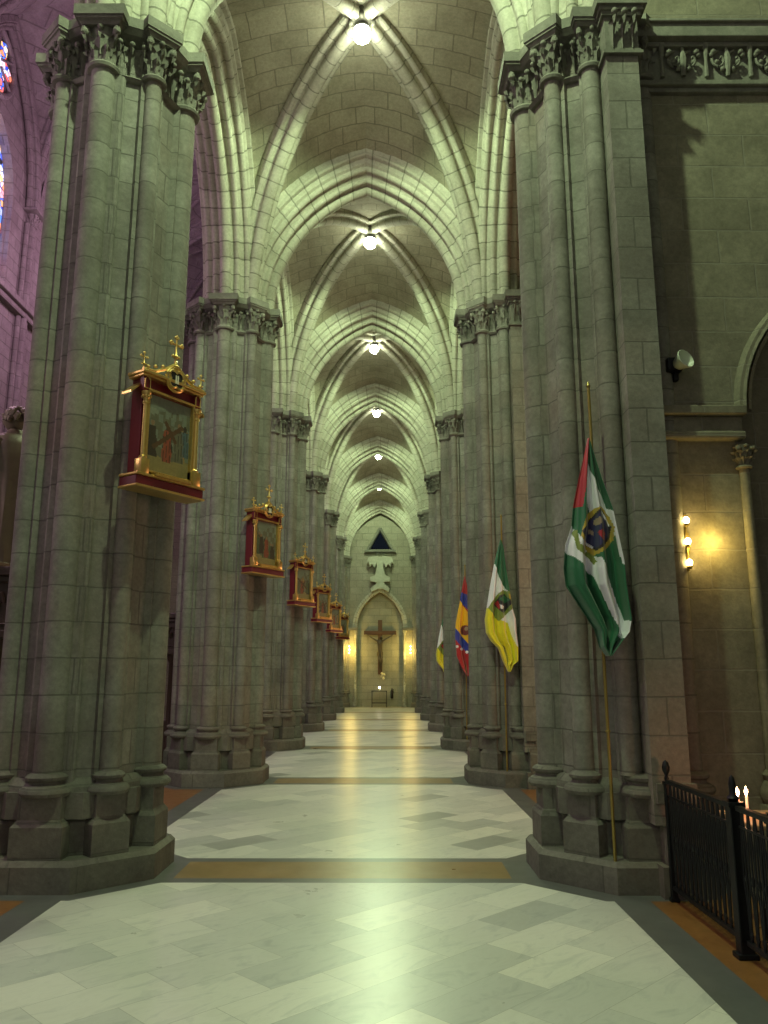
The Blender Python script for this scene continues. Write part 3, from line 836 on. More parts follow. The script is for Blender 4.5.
for k, (yc, hw) in enumerate(wins):
    t = thing('stained_window', 'x', 'window', (XN-.3, yc, 0))
    bm = bmesh.new(); o = []
    for s in (-1, 1):
        rng = range(0, 11) if s < 0 else range(9, -1, -1)
        for i in rng:
            u, z = arch_pt(hw, hh, 0, i/10, s); o.append((0, u, zs+z))
    bm.faces.new([bm.verts.new(p) for p in [(0, -hw, z0w)] + o[0:1] + o[1:] + [(0, hw, z0w)]])
    obj('stained_pane', bm, M['stained'], t)
    bm = bmesh.new(); tube(bm, [(.05, 0, z0w), (.05, 0, zs+1.6)], .06, 8)
    for s in (-1, 1): tube(bm, [(.1, s*(hw+.02), z0w), (.1, s*(hw+.02), zs)], .07, 8)
    obj('mullion', bm, M['navewall'], t)
    d = ['arched stained glass window of the nave, ' + q for q in ('just outside the left edge of the photo', 'at the left edge of the photo, high up',
         'seen as a thin sliver beside the nearest left pier', 'second farthest along the nave wall', 'farthest along the nave wall')][k]
    t['label'] = d; t['group'] = 'stained windows of the nave wall'
# rose over the visible window
t = thing('rose_window', 'small round stained glass rose above the tall window at the left edge', 'window', (XN+.05, 20.75, 19.75))
bm = bmesh.new()
vs = []
for i in range(48):
    a = 2*PI*i/48; rr = .78 + .18*math.cos(6*a); vs.append(bm.verts.new((.02, rr*math.cos(a), rr*math.sin(a))))
bm.faces.new(vs); obj('stained_pane', bm, M['stained'], t)
bm = bmesh.new(); tube(bm, [(.04, 1.05*math.cos(2*PI*i/24), 1.05*math.sin(2*PI*i/24)) for i in range(25)], .09, 8, cap=False)
for i in range(6):
    a = 2*PI*i/6 + PI/6; tube(bm, [(.05, .25*math.cos(a), .25*math.sin(a)), (.05, 1.0*math.cos(a), 1.0*math.sin(a))], .045, 6)
obj('tracery', bm, M['navewall'], t)
# nave string course, wall shafts, vault
bm = bmesh.new()
for z0, z1, d in ((12.75, 12.95, .22), (12.95, 13.15, .34), (8.3, 8.5, .25)): bbox(bm, XN-.05, XN+d, -9, YE+1, z0, z1, .03)
tag(obj('trim_1', bm, M['navewall']), kind='structure')
NSPR, NAP = 16.5, 22.8
NX = (XN + .1, -2.75); nhx = (NX[1]-NX[0])/2; ncx = (NX[0]+NX[1])/2
nb0 = 18.6 - 5.2*4
for k in range(3, 9):
    yb = nb0 + 5.2*k
    t = thing('nave_wall_shaft', 'x', 'column', (XN+.12, yb, 0))
    bm = bmesh.new(); lathe(bm, [(.2, 0), (.16, .8), (.12, .85), (.12, NSPR-.5)], 0, 0, 14)
    for s in (-1, 1): lathe(bm, [(.08, .85), (.08, NSPR-.5)], -.04, s*.24, 10)
    obj('shafts', bm, M['navewall'], t, smooth=True)
    bm = bmesh.new(); merge(bm, capital_mesh(.12, .24), Matrix.Translation((0, 0, NSPR-.55))); bbox(bm, -.3, .3, -.38, .38, NSPR-.12, NSPR, .02)
    obj('capital', bm, M['navewall'], t, smooth=True)
    t['label'] = 'purple-lit wall shaft of the nave, number %d along the far wall' % (k+1) if not 3 <= k <= 5 else \
        ['', '', '', 'purple-lit wall shaft just left of the tall stained window', 'purple-lit wall shaft between the stained window and the nearest left pier', 'purple-lit wall shaft seen past the thin window sliver'][k]
    t['group'] = 'wall shafts of the nave'
    bm = bmesh.new(); sweep_arch(bm, nhx-.05, NAP-NSPR-.5, PROF_T, lambda u, w, z: (ncx+u, yb+w, NSPR+z), n=14)
    ta = tag(sharp_obj('nave_arch', bm, M['navewall']), kind='structure'); ta.name = 'trim_arch_%d' % (k+1)
    if k < 8:
        yc = yb + 2.6
        w_ = web('ceiling_nave_%d' % (k+1), NX[0], NX[1], yb, yb+5.2, NSPR, (nhx-.05, NAP-NSPR-.5, .5), (2.3, 4.8, .2), (nhx-.1, 2.5, NAP-NSPR, .2), n=10, inset=0, ins_y=.1)
        w_.data.materials[0] = M['navewall']
        tt = thing('trim_rib_%d' % (k+1), None, None, (ncx, yc, NSPR)); tt['kind'] = 'structure'
        for s in (-1, 1):
            bm = bmesh.new(); dl = math.hypot(nhx-.1, 2.5); ux, uy = (nhx-.1)/dl, s*2.5/dl
            sweep_arch(bm, dl, NAP-NSPR, PROF_D, lambda u, w, z: (u*ux-w*uy, u*uy+w*ux, z), n=14)
            sharp_obj('diagonal_rib', bm, M['navewall'], tt)
        bm = bmesh.new(); sweep_arch(bm, 2.2, 4.6, PROF_D, lambda u, w, z: (XN+.12+w, yc+u, NSPR+z), n=12)
        sharp_obj('wall_rib', bm, M['navewall'], tt).location = (-ncx, -yc, -NSPR)
bm = bmesh.new(); box(bm, -12, -2.2, -9, YE+1, 23.9, 24.2); tag(obj('ceiling_nave_roof', bm, M['navewall']), kind='structure')

# carved wooden canopies with the robed statue
def canopy(label, loc):
    t = thing('wooden_canopy', label, 'shrine', loc, 0, 'carved wooden canopies in the nave')
    bm = bmesh.new(); bbox(bm, -1.1, 0, -.35, .35, 2.02, 2.58, .01)
    for z0, z1, e in ((2.56, 2.65, .09), (2.50, 2.56, .05), (1.95, 2.03, .06), (2.08, 2.10, .02)): bbox(bm, -1.1-e, e, -.35-e, .35+e, z0, z1, .01)
    obj('entablature', bm, M['wood'], t)
    bm = bmesh.new()
    for k in range(5):
        x = -.12 - .22*k
        tube(bm, [(x + .07*math.cos(q)*(1-.1*i), -.37, 2.30+.14*math.sin(q)*(1-.1*i)) for i, q in enumerate([j*.9 for j in range(8)])], .015, 6)
        ball(bm, (x, -.37, 2.3), .03, 8)
    obj('carved_panel', bm, M['wood'], t, smooth=True)
    for x in (-1.0, -.1):
        for y in (-.27, .27):
            bm = bmesh.new(); lathe(bm, [(.09, 0), (.09, .12), (.06, .16), (.055, 1.0), (.05, 1.8), (.08, 1.86), (.09, 1.95)], x, y, 14); obj('post', bm, M['wood'], t, smooth=True)
    bm = bmesh.new(); bbox(bm, -1.05, -.05, -.3, .3, 0, .85, .02); obj('chest', bm, M['wood'], t)
    return t
canopy('carved wooden canopy carrying the robed statue at the left edge', (-3.36, 8.25, 0))
canopy('carved wooden canopy glimpsed between the two nearest left piers', (-3.25, 14.3, 0))
def statue():
    t = thing('robed_statue', 'dark carved statue of a robed figure standing on the wooden canopy', 'statue', (-3.62, 8.22, 2.65), R(-112))
    t.scale = (1.12, 1.12, 1.0)
    bm = bmesh.new(); seg = 40; rings = []
    for z, rx, ry, fold in ((0, .30, .24, .03), (.25, .27, .21, .032), (.6, .235, .18, .026), (.95, .215, .165, .016), (1.15, .235, .17, .010), (1.32, .245, .16, .006), (1.42, .20, .13, .004), (1.47, .10, .085, 0), (1.52, .065, .065, 0)):
        ring = []
        for i in range(seg):
            a = 2*PI*i/seg; f = 1 + 1.7*fold/.25*(math.sin(a*9+z*1.3)*.7 + math.sin(a*5+1+z)*.5)
            ring.append(bm.verts.new((rx*f*math.cos(a), ry*f*math.sin(a), z)))
        rings.append(ring)
    for a, b in zip(rings, rings[1:]):
        for i in range(seg): bm.faces.new([a[i], a[(i+1) % seg], b[(i+1) % seg], b[i]])
    bm.faces.new(rings[0][::-1])
    # head with nose, brow and ears on the neck
    for i, (r, z) in enumerate(()): pass
    hd_ = bmesh.new(); bmesh.ops.create_uvsphere(hd_, u_segments=24, v_segments=16, radius=.11)
    for v in hd_.verts:
        v.co.z *= 1.25; v.co.x *= .86
        if v.co.z < -.02: v.co.x *= 1 - (-v.co.z-.02)*1.6; v.co.y *= 1 - (-v.co.z-.02)*.8
        if v.co.y < -.085 and abs(v.co.x) < .03 and -.05 < v.co.z < .03: v.co.y -= .028
        if v.co.y < -.07 and .02 < v.co.z < .05: v.co.y -= .008
    merge(bm, hd_, Matrix.Translation((0, -.02, 1.63)))
    for s in (-1, 1): ball(bm, (s*.095, 0, 1.62), .025, 8, 1.5)
    # sleeves bent across the chest, with hands
    for s in (-1, 1):
        tube(bm, [(s*.20, 0, 1.36), (s*.265, -.02, 1.20), (s*.27, -.08, 1.04), (s*.17, -.20, 1.06), (s*.07, -.25, 1.14)], [.07, .078, .078, .07, .058], 14)
        hx, hy, hz = s*.045, -.27, 1.18
        ball(bm, (hx, hy, hz), .036, 10, 1.2)
        for f in range(4): tube(bm, [(hx+s*(-.012)+.0, hy-.01+.012*f, hz+.02), (hx-s*.01, hy-.012+.012*f, hz+.06), (hx-s*.022, hy-.012+.012*f, hz+.085-.006*abs(f-1))], [.009, .008, .006], 6)
        tube(bm, [(hx+s*.01, hy-.02, hz), (hx-s*.005, hy-.045, hz+.035)], [.01, .007], 6)
    obj('figure', bm, M['bronze'], t, smooth=True)
    bm = bmesh.new()
    for i in range(46):                # hair in thick carved locks
        a = random.uniform(-.15*PI, 1.15*PI); e = random.uniform(.05, 1.4)
        x, y, z = .112*math.cos(a)*math.cos(e), .118*math.sin(a)*math.cos(e), .14*math.sin(e)
        tube(bm, [(x*.9, y*.9, 1.64+z), (x*1.08, y*1.08+.01, 1.62+z), (x*1.12, y*1.12+.015, 1.57+z*.9)], [.02, .03, .016], 7)
    obj('hair', bm, M['bronze'], t, smooth=True)
    bm = bmesh.new(); bbox(bm, -.33, .33, -.27, .27, -.0, .05, .01); obj('plinth', bm, M['bronze'], t)
random.seed(11); statue()

# ------------------------------------------------------------------ vault floodlights
t0 = None
for b in range(0, NB):
    if t0 is None:
        t = t0 = thing('vault_floodlight', 'x', 'lamp')
        bm = bmesh.new(); lathe(bm, [(.04, .22), (.08, .20), (.11, .14), (.12, .06), (.11, .06), (.10, .10)], seg=20, cap=False)
        tube(bm, [(0, 0, .2), (0, 0, .34)], .018, 8); obj('housing', bm, M['steel'], t, smooth=True)
        bm = bmesh.new(); ball(bm, (0, 0, .02), .135, 20, 1.0); obj('lens', bm, M['lens'], t, smooth=True)
    else: t = copy_tree(t0)
    t.location = (0, Y0 + BAY*b + BAY/2, 10.74)
    t['label'] = '%s glowing floodlight hanging from the aisle vault%s' % (('nearest', 'second', 'third', 'fourth', 'fifth', 'farthest')[b], (', at the top edge' if b == 0 else ''))
    t['group'] = 'floodlights along the vault'

# ------------------------------------------------------------------ paintings of the stations
def in_poly(x, y, P):
    c = False; j = len(P)-1
    for i in range(len(P)):
        xi, yi = P[i]; xj, yj = P[j]
        if (yi > y) != (yj > y) and x < (xj-xi)*(y-yi)/(yj-yi)+xi: c = not c
        j = i
    return c
CANV = [simple('paint_'+k, c, .38, 0, .3, 30) for k, c in (('sky', (.17, .19, .15)), ('cloud', (.22, .23, .18)), ('stone', (.13, .125, .085)), ('ground', (.24, .19, .085)),
        ('crimson', (.26, .07, .04)), ('dark', (.05, .04, .03)), ('blue', (.09, .13, .15)), ('ochre', (.32, .20, .08)), ('skin', (.24, .15, .09)), ('timber', (.10, .055, .03)), ('green', (.08, .11, .06)))]
def canvas_mesh(seed):
    rnd = random.Random(seed); W_, H_ = .49, .67; nx, ny = 60, 84
    figs = []
    for k in range(7):
        cx = rnd.uniform(.08, .92); fh = rnd.uniform(.36, .50); fy = rnd.uniform(.14, .30)
        figs.append((cx, fy, fh, rnd.choice([5, 6, 7, 10, 5, 2])))
    cxx = .48 if seed == 0 else rnd.uniform(.4, .6)
    figs.append((cxx, .16, .50, 4))
    ang = R(38) if seed == 0 else R(rnd.uniform(-50, 50)); bx, by = cxx + .02, .50
    roof = [rnd.uniform(.68, .88) for _ in range(12)]
    def cls(x, y):
        if seed in (0, 2, 3):
            dx, dy = (x-bx)*W_, (y-by)*H_
            u, v = dx*math.cos(ang)+dy*math.sin(ang), -dx*math.sin(ang)+dy*math.cos(ang)
            if (abs(v) < .020 and abs(u) < .21) or (abs(u-.05) < .018 and -.09 < v < .13): return 9
        for cx, fy, fh, c in figs[::-1]:
            dx = (x-cx)*W_; t = (y-fy)/fh
            if 0 < t < 1:
                w = .042*(1.35-.6*t) + .006*math.sin(t*14+cx*9)
                if t < .84 and abs(dx) < w: return c if int((dx+1)*140 + t*3) % 5 else 5
                if t >= .84 and (dx/.018)**2 + ((t-.92)/.08)**2 < 1: return 8 if int(cx*50) % 2 else 5
        if y < .20 + .03*math.sin(x*9+seed): return 3
        if y < roof[min(11, int(x*12))] - .05*math.sin(x*5): return 2 if (int(x*11)+int(y*9)) % 3 else 0
        return 1 if math.sin(x*7+seed)+math.sin(y*11+x*4) > .5 else 0
    bm = bmesh.new()
    V_ = [[bm.verts.new(((i/nx-.5)*W_, 0, j/ny*H_)) for i in range(nx+1)] for j in range(ny+1)]
    for j in range(ny):
        for i in range(nx):
            f = bm.faces.new([V_[j][i], V_[j][i+1], V_[j+1][i+1], V_[j+1][i]]); f.material_index = cls((i+.5)/nx, (j+.5)/ny)
    return bm
def numeral_mesh(s):
    bm = bmesh.new(); h = .075; x = 0; parts = []
    adv = {'I': .022, 'V': .05, 'X': .05}
    tot = sum(adv[c] for c in s); x = -tot/2
    for c in s:
        w = adv[c]
        if c == 'I': box(bm, x+w/2-.006, x+w/2+.006, -.006, 0, -h/2, h/2)
        else:
            for sg in ((0, 1) if c == 'V' else (0, 1)):
                xa, xb = (x+.006, x+w/2) if sg == 0 else (x+w-.006, x+w/2)
                if c == 'X': xb = x+w-.006 if sg == 0 else x+.006
                z0 = -h/2; th = .006
                quad(bm, [(xa-th, -.006, h/2), (xa+th, -.006, h/2), (xb+th*.6, -.006, z0), (xb-th*.6, -.006, z0)])
        x += w
    return bm
def quatre(r, lobes=4, k=.28, n=48, rot=PI/4):
    return [((r*(1-k) + r*k*abs(math.cos(lobes/2*(2*PI*i/n+rot)))*1.2)*math.cos(2*PI*i/n), (r*(1-k) + r*k*abs(math.cos(lobes/2*(2*PI*i/n+rot)))*1.2)*math.sin(2*PI*i/n)) for i in range(n)]
def crocket_cross(bm, x, y, z, s):
    """little gilt finial: stem with knobs and a foliate cross"""
    lathe(bm, [(.035*s, 0+z), (.05*s, .02*s+z), (.022*s, .05*s+z), (.015*s, .12*s+z), (.035*s, .15*s+z), (.014*s, .18*s+z), (.012*s, .36*s+z)], x, y, 10)
    zc = z + .30*s
    tube(bm, [(x-.07*s, y, zc), (x+.07*s, y, zc)], .013*s, 7)
    for dx, dz in ((-.08, 0), (.08, 0), (0, .085)):
        for ex, ez in ((0, .0), (.018, .014), (-.018, .014), (0, .03)):
            ball(bm, (x+(dx+ex)*s, y, zc+(dz+ez-.008)*s), .017*s, 7)
    for dx in (-.045, .045): ball(bm, (x+dx*s, y, z+.15*s), .02*s, 7)
def make_painting(numeral, seed, label, first=None):
    t = thing('framed_painting', label, 'painting', (0, 0, 0), 0, 'framed paintings on the left piers')
    if first is None:
        bm = bmesh.new()
        bbox(bm, -.30, .30, -.12, .02, .10, .98, .006)
        bbox(bm, -.375, .375, -.20, .02, .0, .085, .01); bbox(bm, -.36, .36, -.19, .02, .085, .11, .006)
        for s in (-1, 1): bbox(bm, min(s*.27, s*.325), max(s*.27, s*.325), -.16, -.11, .84, .99, .004)
        obj('case', bm, M['red'], t)
        bm = bmesh.new()
        W_, z0, z1 = .245, .16, .85
        for x0, x1, a, b in ((-W_-.022, -W_, z0-.02, z1+.02), (W_, W_+.022, z0-.02, z1+.02), (-W_, W_, z0-.02, z0), (-W_, W_, z1, z1+.022)): bbox(bm, x0, x1, -.165, -.12, a, b, .005)
        obj('gilt_border', bm, M['gold'], t)
        bm = bmesh.new()
        bbox(bm, -.385, .385, -.215, .02, -.012, .008, .006); bbox(bm, -.385, .385, -.215, .02, .085, .11, .008); bbox(bm, -.20, .20, -.235, -.15, .10, .125, .006)
        for k in range(16): box(bm, -.19+.024*k, -.182+.024*k, -.238, -.2, .11, .13)
        obj('gilt_ledge', bm, M['gold'], t); bm = bmesh.new()
        bbox(bm, -.36, .36, -.20, .02, .985, 1.015, .008); bbox(bm, -.345, .345, -.18, .02, .965, .985, .005)
        for s in (-1, 1):            # raking gable mouldings and the little side roofs
            tube(bm, [(s*.35, -.17, 1.02), (s*.22, -.17, 1.035), (s*.11, -.17, 1.09), (s*.0, -.17, 1.17)], .016, 8)
            pass
            for q in range(3): ball(bm, (s*(.30-.08*q), -.17, 1.055+.025*q), .018, 7)
            # small lancet over each column
            tube(bm, [(s*.29-.028, -.168, .86), (s*.29-.028, -.168, .94), (s*.29, -.168, .972), (s*.29+.028, -.168, .94), (s*.29+.028, -.168, .86), (s*.29-.028, -.168, .86)], .006, 6)
        obj('gilt_mouldings', bm, M['gold'], t)
        for s in (-1, 1):
            bm = bmesh.new(); bbox(bm, s*.29-.045, s*.29+.045, -.20, -.11, .11, .24, .006)
            lathe(bm, [(.034, .24), (.036, .255), (.022, .27), (.021, .72), (.03, .725), (.03, .74), (.022, .745), (.03, .79), (.042, .81), (.042, .83)], s*.29, -.16, 14)
            for k in range(8):
                a = 2*PI*k/8; ball(bm, (s*.29+.033*math.cos(a), -.16+.033*math.sin(a), .785), .013, 6)
            obj('column', bm, M['gold'], t, smooth=True)
        md = bmesh.new(); P = quatre(.078); b_ = [md.verts.new((x, 0, z)) for x, z in P]; md.faces.new(b_)
        m_ = obj('medallion', md, M['black'], t); m_.location = (0, -.195, 1.02)
        bm = bmesh.new(); P = quatre(.09); tube(bm, [(x, -.0, z) for x, z in P+P[:1]], .012, 7, cap=False); 
        P2 = [(.108*math.cos(a), .108*math.sin(a)) for a in [2*PI*i/32 for i in range(33)]]; tube(bm, [(x, .01, z) for x, z in P2], .013, 7, cap=False)
        obj('medallion_ring', bm, M['gold'], m_, smooth=True)
        for s in (-1, 1):
            bm = bmesh.new(); prism(bm, [(s*.30, -.12), (s*.42, -.12), (s*.42, .0), (s*.30, .0)], .80, .82)
            for v in bm.verts: v.co.z += (.42-abs(v.co.x))*.9
            obj('side_roof', bm, M['gold'], t)
        bm = bmesh.new(); crocket_cross(bm, 0, -.17, 1.13, .75); obj('cross_finial', bm, M['gold'], t, smooth=True)
        for s in (-1, 1):
            bm = bmesh.new(); crocket_cross(bm, s*.33, -.15, 1.01, .42); obj('pinnacle', bm, M['gold'], t, smooth=True)
    else:
        for ch in first.children:
            if ch.name.startswith('canvas'): continue
            c = ch.copy(); COL.objects.link(c); c.parent = t
            for g in ch.children:
                if g.name.startswith('numeral'): continue
                d = g.copy(); COL.objects.link(d); d.parent = c
        m_ = [c for c in t.children if c.name.startswith('medallion')][0]
    cv = obj('canvas', canvas_mesh(seed), CANV, t, recalc=False); cv.location = (0, -.125, .17)
    nm = obj('numeral', numeral_mesh(numeral), M['ivory'], m_); nm.location = (0, -.004, 0)
    return t
fp = None
PL = ['gilt and red framed painting marked II, figures with a cross, on the nearest left pier', 'second framed painting along the left, orange lit, on the second left pier',
      'third framed painting along the left piers', 'fourth framed painting along the left piers', 'fifth framed painting along the left piers', 'sixth and farthest framed painting on the left piers']
for n in range(6):
    t = make_painting(['II', 'III', 'IV', 'V', 'VI', 'VII'][n], n, PL[n], fp)
    if fp is None: fp = t
    t.location = (-1.665, Y0 + BAY*n - .36, 3.14); t.rotation_euler = (0, 0, R(57))

# ------------------------------------------------------------------ flags
def pix(x, y, d):
    v = 512-y; u = x-384; c, s = math.cos(PITCH), math.sin(PITCH)
    F = 800*c - v*s; U = 800*s + v*c; X = u - YAW*F; t = d/F
    return (CX + X*t, CH + U*t)
def cloth(nm, c): 
    m = simple(nm, c, .42, 0, .06, 40); m.node_tree.nodes['Principled BSDF'].inputs['Sheen Weight'].default_value = .3
    return m
FC = {'red': cloth('red_satin', (.42, .012, .02)), 'green': cloth('green_satin', (.015, .14, .06)), 'white': cloth('white_satin', (.86, .85, .92)), 'gold': cloth('gold_embroidery', (.52, .36, .04)),
      'navy': cloth('navy_embroidery', (.02, .02, .10)), 'tan': cloth('tan_embroidery', (.36, .26, .18)), 'olive': cloth('olive_embroidery', (.22, .28, .05)), 'yellow': cloth('yellow_satin', (.80, .72, .015)),
      'blue': cloth('blue_satin', (.02, .04, .36)), 'maroon': cloth('maroon_embroidery', (.16, .03, .03)), 'amber': cloth('amber_satin', (.85, .48, .01)), 'black': cloth('black_embroidery', (.015, .01, .02))}
FK = list(FC)
def flag_mesh(org, sc, left, right, regions, base, d, folds, seed, nu=76, nv=190):
    """outline in crop units; each row runs from the left to the right edge; coloured by region"""
    def edge(P, y):
        if y <= P[0][1]: return P[0][0]
        for (x0, y0), (x1, y1) in zip(P, P[1:]):
            if y <= y1: return x0 + (x1-x0)*(y-y0)/max(1e-6, y1-y0)
        return P[-1][0]
    top = left[0][1]; bot = max(left[-1][1], right[-1][1])
    bm = bmesh.new(); rows = []
    for j in range(nv+1):
        y = top + (bot-top)*j/nv; xl, xr = edge(left, y), edge(right, y); row = []
        for i in range(nu+1):
            q = i/nu; x = xl + (xr-xl)*q
            X, Z = pix(org[0]+x*sc, org[1]+y*sc, d)
            t = j/nv; amp = .012 + .045*min(1, t*1.6)
            yy = amp*math.sin(q*folds*PI + 1.0*t + seed) + .35*amp*math.sin(q*folds*2.3*PI - 1.2*t + seed*2) + .008*math.sin(t*11 + q*5 + seed)*t
            row.append((bm.verts.new((X, yy, Z)), x, y))
        rows.append(row)
    for j in range(nv):
        for i in range(nu):
            a, b, c, e = rows[j][i], rows[j][i+1], rows[j+1][i+1], rows[j+1][i]
            f = bm.faces.new([a[0], b[0], c[0], e[0]]); f.smooth = True
            cx, cy = (a[1]+c[1])/2, (a[2]+c[2])/2; col = base
            for cn, P in regions:
                if callable(P): hit = P(cx, cy)
                else: hit = in_poly(cx, cy, P)
                if hit: col = cn
            f.material_index = FK.index(col)
    return bm
def circ(x0, y0, r): return lambda x, y: (x-x0)**2 + (y-y0)**2 < r*r
def pole(t, x, y, z0, z1, lean):
    bm = bmesh.new(); tube(bm, [(x+lean[0], y+lean[1], z0), (x, y, z1)], .013, 10)
    for k in range(3): q = (k+1)/4; lathe(bm, [(.017, z0+(z1-z0)*q), (.022, z0+(z1-z0)*q+.01), (.017, z0+(z1-z0)*q+.02)], x+lean[0]*(1-q), y+lean[1]*(1-q), 10)
    obj('pole', bm, M['brass'], t, smooth=True)
    bm = bmesh.new(); lathe(bm, [(.012, z1-.01), (.019, z1+.01), (.012, z1+.025), (.003, z1+.05)], x, y, 10); obj('finial', bm, M['brass'], t, smooth=True)
    bm = bmesh.new(); tube(bm, [(x, y, z1-.55), (x-.01, y-.02, z1-.62), (x+.012, y-.025, z1-.7), (x, y-.01, z1-.6)], .008, 6)
    obj('tie_cord', bm, FC['black'], t, smooth=True)
# 1: red, white and green with a shield
A = dict(org=(550, 380), sc=.2933, d=6.33,
  left=[(129, 200), (100, 330), (80, 430), (75, 500), (55, 560), (50, 640), (58, 700), (110, 780), (155, 850), (172, 910), (198, 941)],
  right=[(133, 200), (175, 340), (210, 440), (225, 520), (245, 620), (252, 700), (270, 815), (262, 860), (235, 895), (202, 941)],
  base='green', folds=5, seed=.4,
  regions=[('red', [(133, 195), (124, 330), (110, 434), (70, 434), (70, 195)]),
    ('white', [(129, 280), (122, 400), (138, 452), (200, 452), (190, 420), (160, 370), (142, 320)]),
    ('white', [(40, 500), (78, 498), (105, 540), (140, 595), (170, 608), (205, 680), (232, 760), (258, 820), (275, 825), (262, 870), (246, 892), (220, 830), (185, 750), (150, 670), (100, 620), (50, 580), (40, 560)]),
    ('white', [(190, 430), (212, 450), (235, 530), (250, 640), (240, 625), (222, 540), (205, 470)]),
    ('olive', [(78, 515), (92, 512), (100, 560), (125, 585), (140, 575), (160, 620), (150, 630), (132, 600), (110, 598), (88, 575)]),
    ('gold', [(120, 462), (150, 440), (175, 432), (205, 465), (218, 505), (218, 545), (190, 578), (150, 600), (125, 575), (102, 535)]),
    ('black', [(105, 518), (140, 470), (150, 462), (168, 438), (180, 448), (212, 500), (207, 535), (188, 560), (160, 583), (140, 570), (125, 562)]),
    ('navy', [(112, 518), (142, 475), (153, 468), (170, 447), (205, 502), (200, 530), (182, 553), (158, 574), (130, 555)]),
    ('tan', [(150, 478), (165, 470), (175, 485), (163, 498), (150, 492)]), ('red', [(160, 520), (178, 508), (188, 520), (185, 545), (172, 548)]),
    ('tan', [(132, 505), (150, 515), (150, 530), (135, 522)]), ('white', [(172, 452), (176, 448), (208, 492), (204, 498)]), ('white', [(114, 530), (122, 545), (150, 570), (145, 574), (118, 552)])])
def build_flag(spec, n, label, pl):
    yb = Y0 + BAY*n
    t = thing('flag', label, 'flag', (0, 0, 0), 0, 'flags on poles against the right piers')
    pole(t, *pl)
    cl = obj('flag_cloth', flag_mesh(**spec), [FC[k] for k in FK], t, recalc=False); cl.location = (0, spec['d'], 0)
    md = cl.modifiers.new('thick', 'SOLIDIFY'); md.thickness = .003
    return t
build_flag(A, 0, 'red, white and green flag with a shield, on the nearest right pier', (2.06, 6.41, .225, 3.98, (.02, .03)))
B = dict(org=(430, 530), sc=.1659, d=12.12,
  left=[(424, 60), (400, 150), (385, 220), (365, 330), (345, 460), (332, 540), (340, 620), (370, 670), (410, 710), (440, 790), (472, 855)],
  right=[(428, 60), (442, 110), (455, 220), (480, 370), (495, 470), (515, 540), (520, 620), (530, 700), (530, 790), (500, 812), (480, 855)],
  base='yellow', folds=5, seed=1.7,
  regions=[('white', [(300, 0), (600, 0), (600, 500), (510, 480), (430, 545), (355, 470), (300, 470)]),
    ('green', [(300, 0), (600, 0), (600, 400), (478, 378), (430, 322), (392, 205), (300, 205)]),
    ('white', [(425, 545), (495, 475), (540, 560), (540, 720), (520, 700), (495, 640), (470, 560)]),
    ('olive', [(350, 470), (375, 430), (410, 385), (440, 362), (485, 375), (500, 470), (415, 552)]),
    ('black', [(385, 450), (420, 395), (450, 385), (495, 440), (440, 505)]), ('green', [(415, 420), (445, 392), (480, 425), (450, 440)]),
    ('red', [(392, 440), (410, 425), (430, 470), (415, 478)]), ('white', [(420, 450), (445, 460), (440, 480), (425, 478)]), ('gold', [(470, 385), (492, 395), (490, 420), (476, 415)])])
fb = build_flag(B, 1, 'green, white and yellow flag with a coat of arms, on the second right pier', (2.13, Y0+BAY-.74, .225, 4.0, (-.02, .0)))
C_ = dict(org=(430, 530), sc=.1659, d=17.9,
  left=[(207, 280), (190, 370), (180, 430), (155, 560), (150, 640), (160, 760), (190, 830), (222, 882)],
  right=[(211, 280), (225, 340), (235, 420), (262, 520), (270, 640), (275, 760), (268, 820), (232, 882)],
  base='red', folds=4, seed=2.6,
  regions=[('blue', [(100, 360), (185, 375), (300, 420), (300, 560), (178, 430), (100, 430)]),
    ('amber', [(100, 430), (182, 425), (228, 500), (300, 540), (300, 720), (232, 690), (152, 590), (100, 590)]),
    ('blue', [(100, 590), (152, 590), (232, 690), (300, 720), (300, 800), (228, 745), (155, 665), (100, 660)]),
    ('maroon', circ(212, 605, 30)), ('tan', circ(218, 596, 12)),
    ('white', circ(162, 703, 9)), ('white', circ(190, 718, 9)), ('white', circ(222, 736, 9)), ('white', circ(248, 765, 9))])
build_flag(C_, 2, 'yellow, blue and red flag with white stars, on the third right pier', (2.12, Y0+2*BAY-.72, .225, 4.0, (-.03, .0)))
t = copy_tree(fb); t.location = (-.05, 2*BAY, -.22); t['label'] = 'yellow flag seen only as a sliver, beyond the red, blue and yellow flag'
for ch in t.children:
    pass

# ------------------------------------------------------------------ wrought iron fence, candles
FX = 2.43
def fence_panel(label, ya, yb, nbar):
    t = thing('iron_fence_panel', label, 'fence', (FX, ya, 0), 0, 'wrought iron fence panels')
    L = yb - ya
    for z, r, q in ((.10, .016, .014), (.83, .02, .014), (.728, .008, .007)):
        bm = bmesh.new(); bbox(bm, -r, r, min(0, L), max(0, L), z-q, z+q, .002); obj('rail', bm, M['iron'], t)
    b0 = None
    for k in range(nbar):
        y = L*(k+.5)/nbar
        if b0 is None:
            bm = bmesh.new(); pts = []
            for s in (-1, 1): # lyre-shaped pair of wires
                tube(bm, [(0, s*(.006+.030*math.sin(PI*min(1, q*1.0))**1*(1 if q > .35 else .55)), .10+.73*q) for q in [i/12 for i in range(13)]], .0055, 6)
            tube(bm, [(0, 0, .10), (0, 0, .83)], .006, 6)
            lathe(bm, [(.006, .42), (.014, .45), (.006, .48)], 0, 0, 8)
            for s in (-1, 1): tube(bm, [(0, s*(.002+.02*math.sin(a)), .155+.025*math.cos(a)) for a in [i*.6 for i in range(10)]], .004, 5)
            o = b0 = obj('baluster', bm, M['iron'], t, smooth=True)
        else: o = b0.copy(); COL.objects.link(o); o.parent = t
        o.location = (0, y, 0)
    return t
